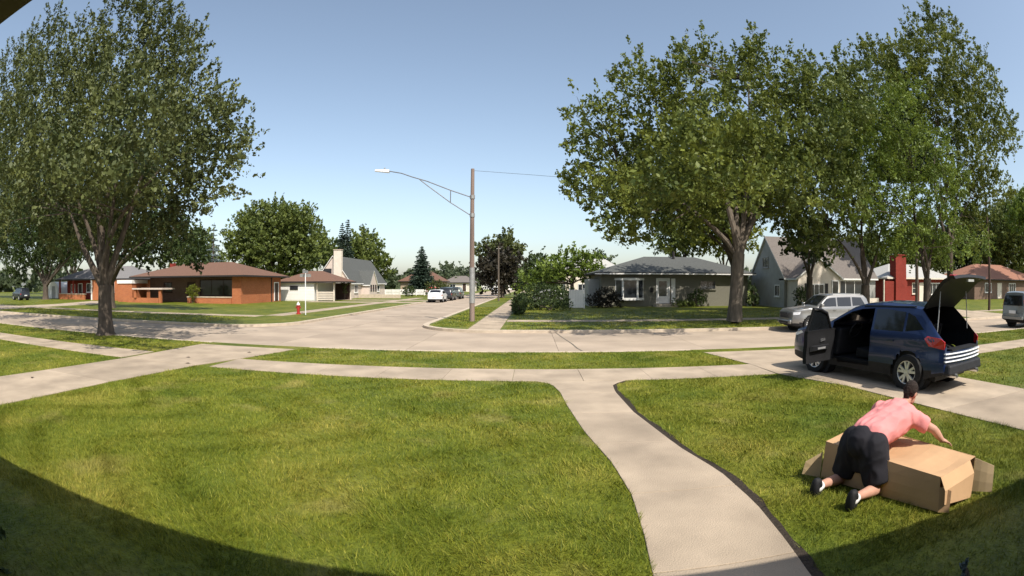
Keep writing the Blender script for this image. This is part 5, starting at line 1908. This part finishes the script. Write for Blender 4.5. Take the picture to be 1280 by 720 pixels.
def fuse(mb, name, m, parent, base, voxel, smooth=3, wrinkle=0.0, wscale=14):
    """union of overlapping closed shapes -> one continuous smooth surface"""
    b = Vector(base)
    mb.v = [tuple(Vector(p) - b) for p in mb.v]
    me = mb.mesh(name + '_src', m)
    o = bpy.data.objects.new(name, me)
    COL.objects.link(o)
    md = o.modifiers.new('r', 'REMESH')
    md.mode = 'VOXEL'
    md.voxel_size = voxel
    dg = bpy.context.evaluated_depsgraph_get()
    new = bpy.data.meshes.new_from_object(o.evaluated_get(dg))
    o.modifiers.clear()
    bm = bmesh.new()
    bm.from_mesh(new)
    for _ in range(smooth):
        bmesh.ops.smooth_vert(bm, verts=bm.verts, factor=.5, use_axis_x=True, use_axis_y=True, use_axis_z=True)
    if wrinkle:
        bm.normal_update()
        for v in bm.verts:
            s_ = mnoise.noise(Vector((v.co.x * wscale * .5, v.co.y * wscale, v.co.z * wscale * .7)))
            v.co += v.normal * wrinkle * (1 - abs(s_) * 2.2)
    bm.to_mesh(new)
    bm.free()
    new.name = name
    new.materials.clear()
    new.materials.append(m)
    new.polygons.foreach_set('use_smooth', [True] * len(new.polygons))
    o.data = new
    o.parent = parent
    return o


PB = (3.22, 3.97, 0)
pe = thing('person', 'person in pink shirt and black shorts kneeling on the lawn, bent over a cardboard box', 'person', PB)
V3 = Vector
Lv = V3((-.28, .96, 0))
Fv = V3((.96, .28, 0))
P0 = V3((3.22, 3.97, .475))
hipR, hipL = P0 - Lv * .10 - V3((0, 0, .02)), P0 + Lv * .10 - V3((0, 0, .02))
knR, knL = V3((3.39, 3.755, .075)), V3((3.24, 4.20, .075))
anR, anL = V3((2.94, 3.59, .115)), V3((2.79, 4.04, .10))
shC = V3((3.77, 4.12, .70))
shR, shL = V3((3.85, 3.95, .68)), V3((3.69, 4.32, .69))
elR, wrR = V3((4.06, 3.74, .565)), V3((4.20, 3.71, .44))
elL, wrL = V3((3.86, 4.56, .56)), V3((4.06, 4.60, .47))
neck, head = V3((3.86, 4.12, .78)), V3((3.975, 4.13, .88))
bd = MB()
for s_ in (-1, 1):
    cap(bd, P0 + Lv * .06 * s_, shC + Lv * .09 * s_ - V3((0, 0, .02)), .125, .125)
cap(bd, shR, shL, .07, .07)
for h_, k_, a_ in ((hipR, knR, anR), (hipL, knL, anL)):
    cap(bd, h_, k_ + V3((0, 0, .01)), .10, .062)
    cap(bd, k_, k_.lerp(a_, .4), .062, .064)
    cap(bd, k_.lerp(a_, .4), a_, .064, .040)
    cap(bd, a_, a_ - Fv * .07 + V3((0, 0, -.04)), .038, .035)
for a_, e_, w_ in ((shR, elR, wrR), (shL, elL, wrL)):
    cap(bd, a_, e_, .060, .045)
    cap(bd, e_, e_.lerp(w_, .35), .045, .046)
    cap(bd, e_.lerp(w_, .35), w_, .046, .030)
    fd = (w_ - e_).normalized()
    fd.z *= .35
    fd.normalize()
    sd = V3((-fd.y, fd.x, 0)).normalized()
    pal = w_ + fd * .05
    ell(bd, pal, (fd * .055, sd * .042, V3((0, 0, .018))))
    cap(bd, w_, pal, .028, .022)
    for k, (off, ln) in enumerate(((-.030, .062), (-.010, .075), (.011, .072), (.031, .056))):
        b0 = w_ + fd * .09 + sd * off
        b1 = b0 + fd * ln * .5 + sd * off * .25 - V3((0, 0, .008))
        b2 = b1 + fd * ln * .40 + sd * off * .1 - V3((0, 0, .024))
        cap(bd, b0, b1, .0095, .009, 8)
        cap(bd, b1, b2, .009, .0075, 8)
    sg = 1 if w_ is wrR else -1
    t0 = w_ + fd * .03 + sd * .035 * sg
    t1 = t0 + fd * .035 + sd * .030 * sg - V3((0, 0, .006))
    cap(bd, t0, t1, .012, .010, 8)
    cap(bd, t1, t1 + fd * .028 + sd * .006 * sg - V3((0, 0, .012)), .010, .008, 8)
cap(bd, neck - V3((.06, .015, .05)), head - V3((.02, 0, .03)), .058, .055)
fdir = V3((.90, .16, -.40)).normalized()
hup = (V3((0, 0, 1)) - fdir * fdir.z).normalized()
hsd = hup.cross(fdir).normalized()
ell(bd, head + hup * .02 - fdir * .012, (fdir * .095, hsd * .077, hup * .10))
ell(bd, head + fdir * .03 - hup * .055, (fdir * .058, hsd * .055, hup * .062))
cap(bd, head + fdir * .085 + hup * .012, head + fdir * .105 - hup * .02, .010, .016, 8)
cap(bd, head + fdir * .078 - hup * .052 - hsd * .02, head + fdir * .078 - hup * .052 + hsd * .02, .012, .012, 8)
cap(bd, head + fdir * .078 + hup * .034 - hsd * .03, head + fdir * .078 + hup * .034 + hsd * .03, .012, .012, 8)
for s_ in (-1, 1):
    ell(bd, head + hsd * .079 * s_ - fdir * .012 - hup * .005, (fdir * .02, hsd * .011, hup * .032), 10, 8)
body = fuse(bd, 'body', M['skin'], pe, PB, .0082, 2)
for s_ in (-1, 1):
    e_ = MB()
    ell(e_, head + fdir * .079 + hup * .015 + hsd * .03 * s_ - V3(PB), (fdir * .011, hsd * .014, hup * .009), 10, 8)
    e_.build('eye', M['hair'], pe, smooth=True)
hr_ = MB()
ell(hr_, head + hup * .034 - fdir * .028 - V3(PB), (fdir * .094, hsd * .083, hup * .098), 20, 14)
cap(hr_, head - fdir * .075 - hup * .01 - V3(PB), head - fdir * .06 - hup * .05 - V3(PB), .045, .04)
hr_.v = [tuple(V3(p) + V3(PB)) for p in hr_.v]
fuse(hr_, 'hair', M['hair'], pe, PB, .007, 1, .006, 70)
# shirt
sh = MB()
lo = P0 + Fv * .07 + V3((0, 0, .085))
for s_ in (-1, 1):
    cap(sh, lo + Lv * .075 * s_, shC + Lv * .11 * s_ - V3((0, 0, .035)), .142, .15, 20)
cap(sh, lo, shC, .15, .15)
cap(sh, shR - Fv * .02, shL - Fv * .02, .104, .104)
for a_, e_ in ((shR, elR), (shL, elL)):
    cap(sh, a_ - (e_ - a_) * .1, a_.lerp(e_, .72), .092, .078, 18, False, True)
cap(sh, P0 + Fv * .16 + V3((0, 0, .0)) - Lv * .02, P0 + Fv * .40 + V3((0, 0, .06)), .12, .11)
cap(sh, P0 + Fv * .22 - Lv * .13 + V3((0, 0, .02)), P0 + Fv * .36 - Lv * .12 + V3((0, 0, .12)), .045, .05)
cap(sh, neck - V3((.05, .01, .03)), neck + V3((.01, 0, .015)), .085, .072, 16, False, True)
fuse(sh, 'shirt', M['pink'], pe, PB, .012, 4, .013, 12)
# shorts
so = MB()
cap(so, P0 - Fv * .02, knR.lerp(knL, .5) + V3((0, 0, .16)) - Fv * .05, .15, .13, 20, False, True)
cap(so, hipR + V3((0, 0, .03)) - Lv * .02, hipL + V3((0, 0, .03)) + Lv * .02, .158, .158, 20)
cap(so, P0 + V3((0, 0, .03)) - Fv * .04, P0 + Fv * .03 + V3((0, 0, .04)), .17, .15, 20)
for h_, k_, s_ in ((hipR, knR, -1), (hipL, knL, 1)):
    cap(so, h_ + Lv * .02 * s_, h_.lerp(k_, .93) + V3((0, 0, .035)) - Fv * .07, .170, .150, 20, False, True)
fuse(so, 'shorts', M['black_cloth'], pe, PB, .012, 3, .010, 10)
mb = MB()
q = hipR.lerp(knR, .62) - Lv * .142 - V3(PB)
mb.box(q.x - .05, q.x + .05, q.y - .006, q.y + .006, q.z - .016, q.z + .002)
o = mb.build('logo_stripe', M['gal'], pe, smooth=False)
for a_ in (anR, anL):
    sk_ = MB()
    cap(sk_, a_ + Fv * .012 + V3((0, 0, .004)), a_ - Fv * .045 - V3((0, 0, .02)), .047, .052, 16, True, False)
    fuse(sk_, 'sock', M['sock'], pe, PB, .008, 1)
    s0 = MB()
    heel = a_ - Fv * .075 + V3((0, 0, .045))
    toe = a_ - Fv * .045 + V3((0, 0, -.075))
    ball = a_ - Fv * .09 + V3((0, 0, -.055))
    cap(s0, heel - Fv * .005, ball, .047, .048, 14)
    cap(s0, ball, toe + Fv * .03 - V3((0, 0, .005)), .048, .034, 14)
    cap(s0, heel + Fv * .01, a_ - Fv * .035 - V3((0, 0, .02)), .046, .050, 14)
    ell(s0, ball.lerp(heel, .35) - Fv * .012, (Fv * .045, Lv * .054, V3((0, 0, .115))))
    fuse(s0, 'shoe', M['shoe'], pe, PB, .008, 2)

# cardboard box, long, lying open
A = V3((3.61, 3.03, .02))
B = V3((4.28, 3.16, .02))
C = V3((3.72, 4.72, .02))
D = V3((3.01, 4.40, .02))
h = {'A': .33, 'B': .37, 'C': .43, 'D': .40}
At, Bt, Ct, Dt = A + V3((-.03, .05, h['A'])), B + V3((-.02, .03, h['B'])), C + V3((0, 0, h['C'])), D + V3((0, 0, h['D']))
bx = thing('cardboard_box', 'large open brown cardboard box lying on the lawn under the kneeling person', 'box', (3.6, 3.9, 0))
OB = V3((3.6, 3.9, 0))


def sheet(name, rows, m='card', th=.006, parent=bx):
    """thin sheet through a grid of points, with thickness"""
    nr, ncl = len(rows), len(rows[0])
    vs = [p - OB for r_ in rows for p in r_]
    nrm = (rows[0][-1] - rows[0][0]).cross(rows[-1][0] - rows[0][0]).normalized() * th
    vs2 = [p - nrm for p in vs]
    fs = []
    k = nr * ncl
    for i in range(nr - 1):
        for j in range(ncl - 1):
            a = i * ncl + j
            fs.append((a, a + 1, a + ncl + 1, a + ncl))
            fs.append((k + a, k + a + ncl, k + a + ncl + 1, k + a + 1))
    edge = [j for j in range(ncl)] + [i * ncl + ncl - 1 for i in range(1, nr)] + [(nr - 1) * ncl + j for j in range(ncl - 2, -1, -1)] + [i * ncl for i in range(nr - 2, 0, -1)]
    for i in range(len(edge)):
        a, b = edge[i], edge[(i + 1) % len(edge)]
        fs.append((a, b, k + b, k + a))
    return MB().add(vs + vs2, fs).build(name, M[m], parent)


def gridp(a, b, c, d, nu, nv, fn=None):
    """a-b along u at v=0, d-c at v=1"""
    out = []
    for j in range(nv + 1):
        v_ = j / nv
        row = []
        for i in range(nu + 1):
            u_ = i / nu
            p = a.lerp(b, u_).lerp(d.lerp(c, u_), v_)
            if fn:
                p = p + fn(u_, v_)
            row.append(p)
        out.append(row)
    return out


sheet('long_side', gridp(D, A, At, Dt, 8, 4, lambda u, v: V3((-.02, -.01, 0)) * math.sin(u * 3.1) * math.sin(v * 3.1)))
sheet('far_side', gridp(B, C, Ct, Bt, 6, 3))
sheet('closed_end', gridp(C, D, Dt, Ct, 4, 3))
sag = lambda u, v: V3((0, 0, -.09 * math.exp(-((u - .38) ** 2) / .05 - ((v - .45) ** 2) / .12) - .035 * math.exp(-((u - .9) ** 2) / .01) * math.sin(v * 3.1)))
sheet('top_panel', gridp(Dt, At, Bt, Ct, 12, 6, sag))
# end flap folded down over the near opening, kinked
Bm = At.lerp(Bt, .82)
e0 = [At.lerp(Bm, k / 4) + V3((0, 0, -.004)) for k in range(5)]
e1 = [p + V3((.02, -.085, -.11)) for p in e0]
e2 = [p + V3((.045, -.10, -.245 - .03 * k)) for k, p in enumerate(e0)]
sheet('end_flap', [e0, e1, e2])
# narrow flap folded at the near corner, right flap standing out
sheet('corner_flap', gridp(A + V3((-.004, -.006, .0)), A + V3((.09, -.085, .0)), A + V3((.07, -.06, .21)), At + V3((.0, -.012, -.09)), 2, 3))
sheet('side_flap', gridp(B + V3((.006, .0, .01)), B + V3((.17, -.20, .02)), Bt + V3((.21, -.16, -.10)), Bt + V3((.008, 0, -.02)), 3, 3), 'card_in')
sheet('back_flap', gridp(D + V3((-.006, .01, .0)), D + V3((-.20, .09, .04)), Dt + V3((-.19, .07, -.22)), Dt + V3((-.008, .02, -.12)), 2, 2), 'card_in')
MB().hexa([p - OB for p in (A + V3((.02, .06, .004)), B + V3((-.02, .04, .004)), C + V3((-.03, -.03, .004)), D + V3((.03, -.02, .004)))],
          [p - OB for p in (A + V3((.02, .06, .012)), B + V3((-.02, .04, .012)), C + V3((-.03, -.03, .012)), D + V3((.03, -.02, .012)))]).build('bottom_panel', M['card_in'], bx)

# a few fallen leaves on the left drive
for k, (x, y, w_) in enumerate([(-8.6, 10.6, 'at the lawn corner of'), (-9.3, 11.5, 'where the sidewalk crosses'), (-10.6, 6.6, 'nearest the house on'), (-8.2, 13.2, 'nearest the street on')]):
    mb = MB()
    a = random.random() * 6
    c_, s_ = math.cos(a) * .09, math.sin(a) * .09
    mb.add([(c_, s_, .004), (-s_ * .5, c_ * .5, .02), (-c_, -s_, .005), (s_ * .5, -c_ * .5, .02), (0, 0, .008)], [(0, 1, 4), (1, 2, 4), (2, 3, 4), (3, 0, 4)])
    tag(mb.build('fallen_leaf', M['darkbrown'], None, (x, y, .018)), f'dry brown leaf {w_} the left driveway', 'leaf', 'fallen leaves on the left drive')
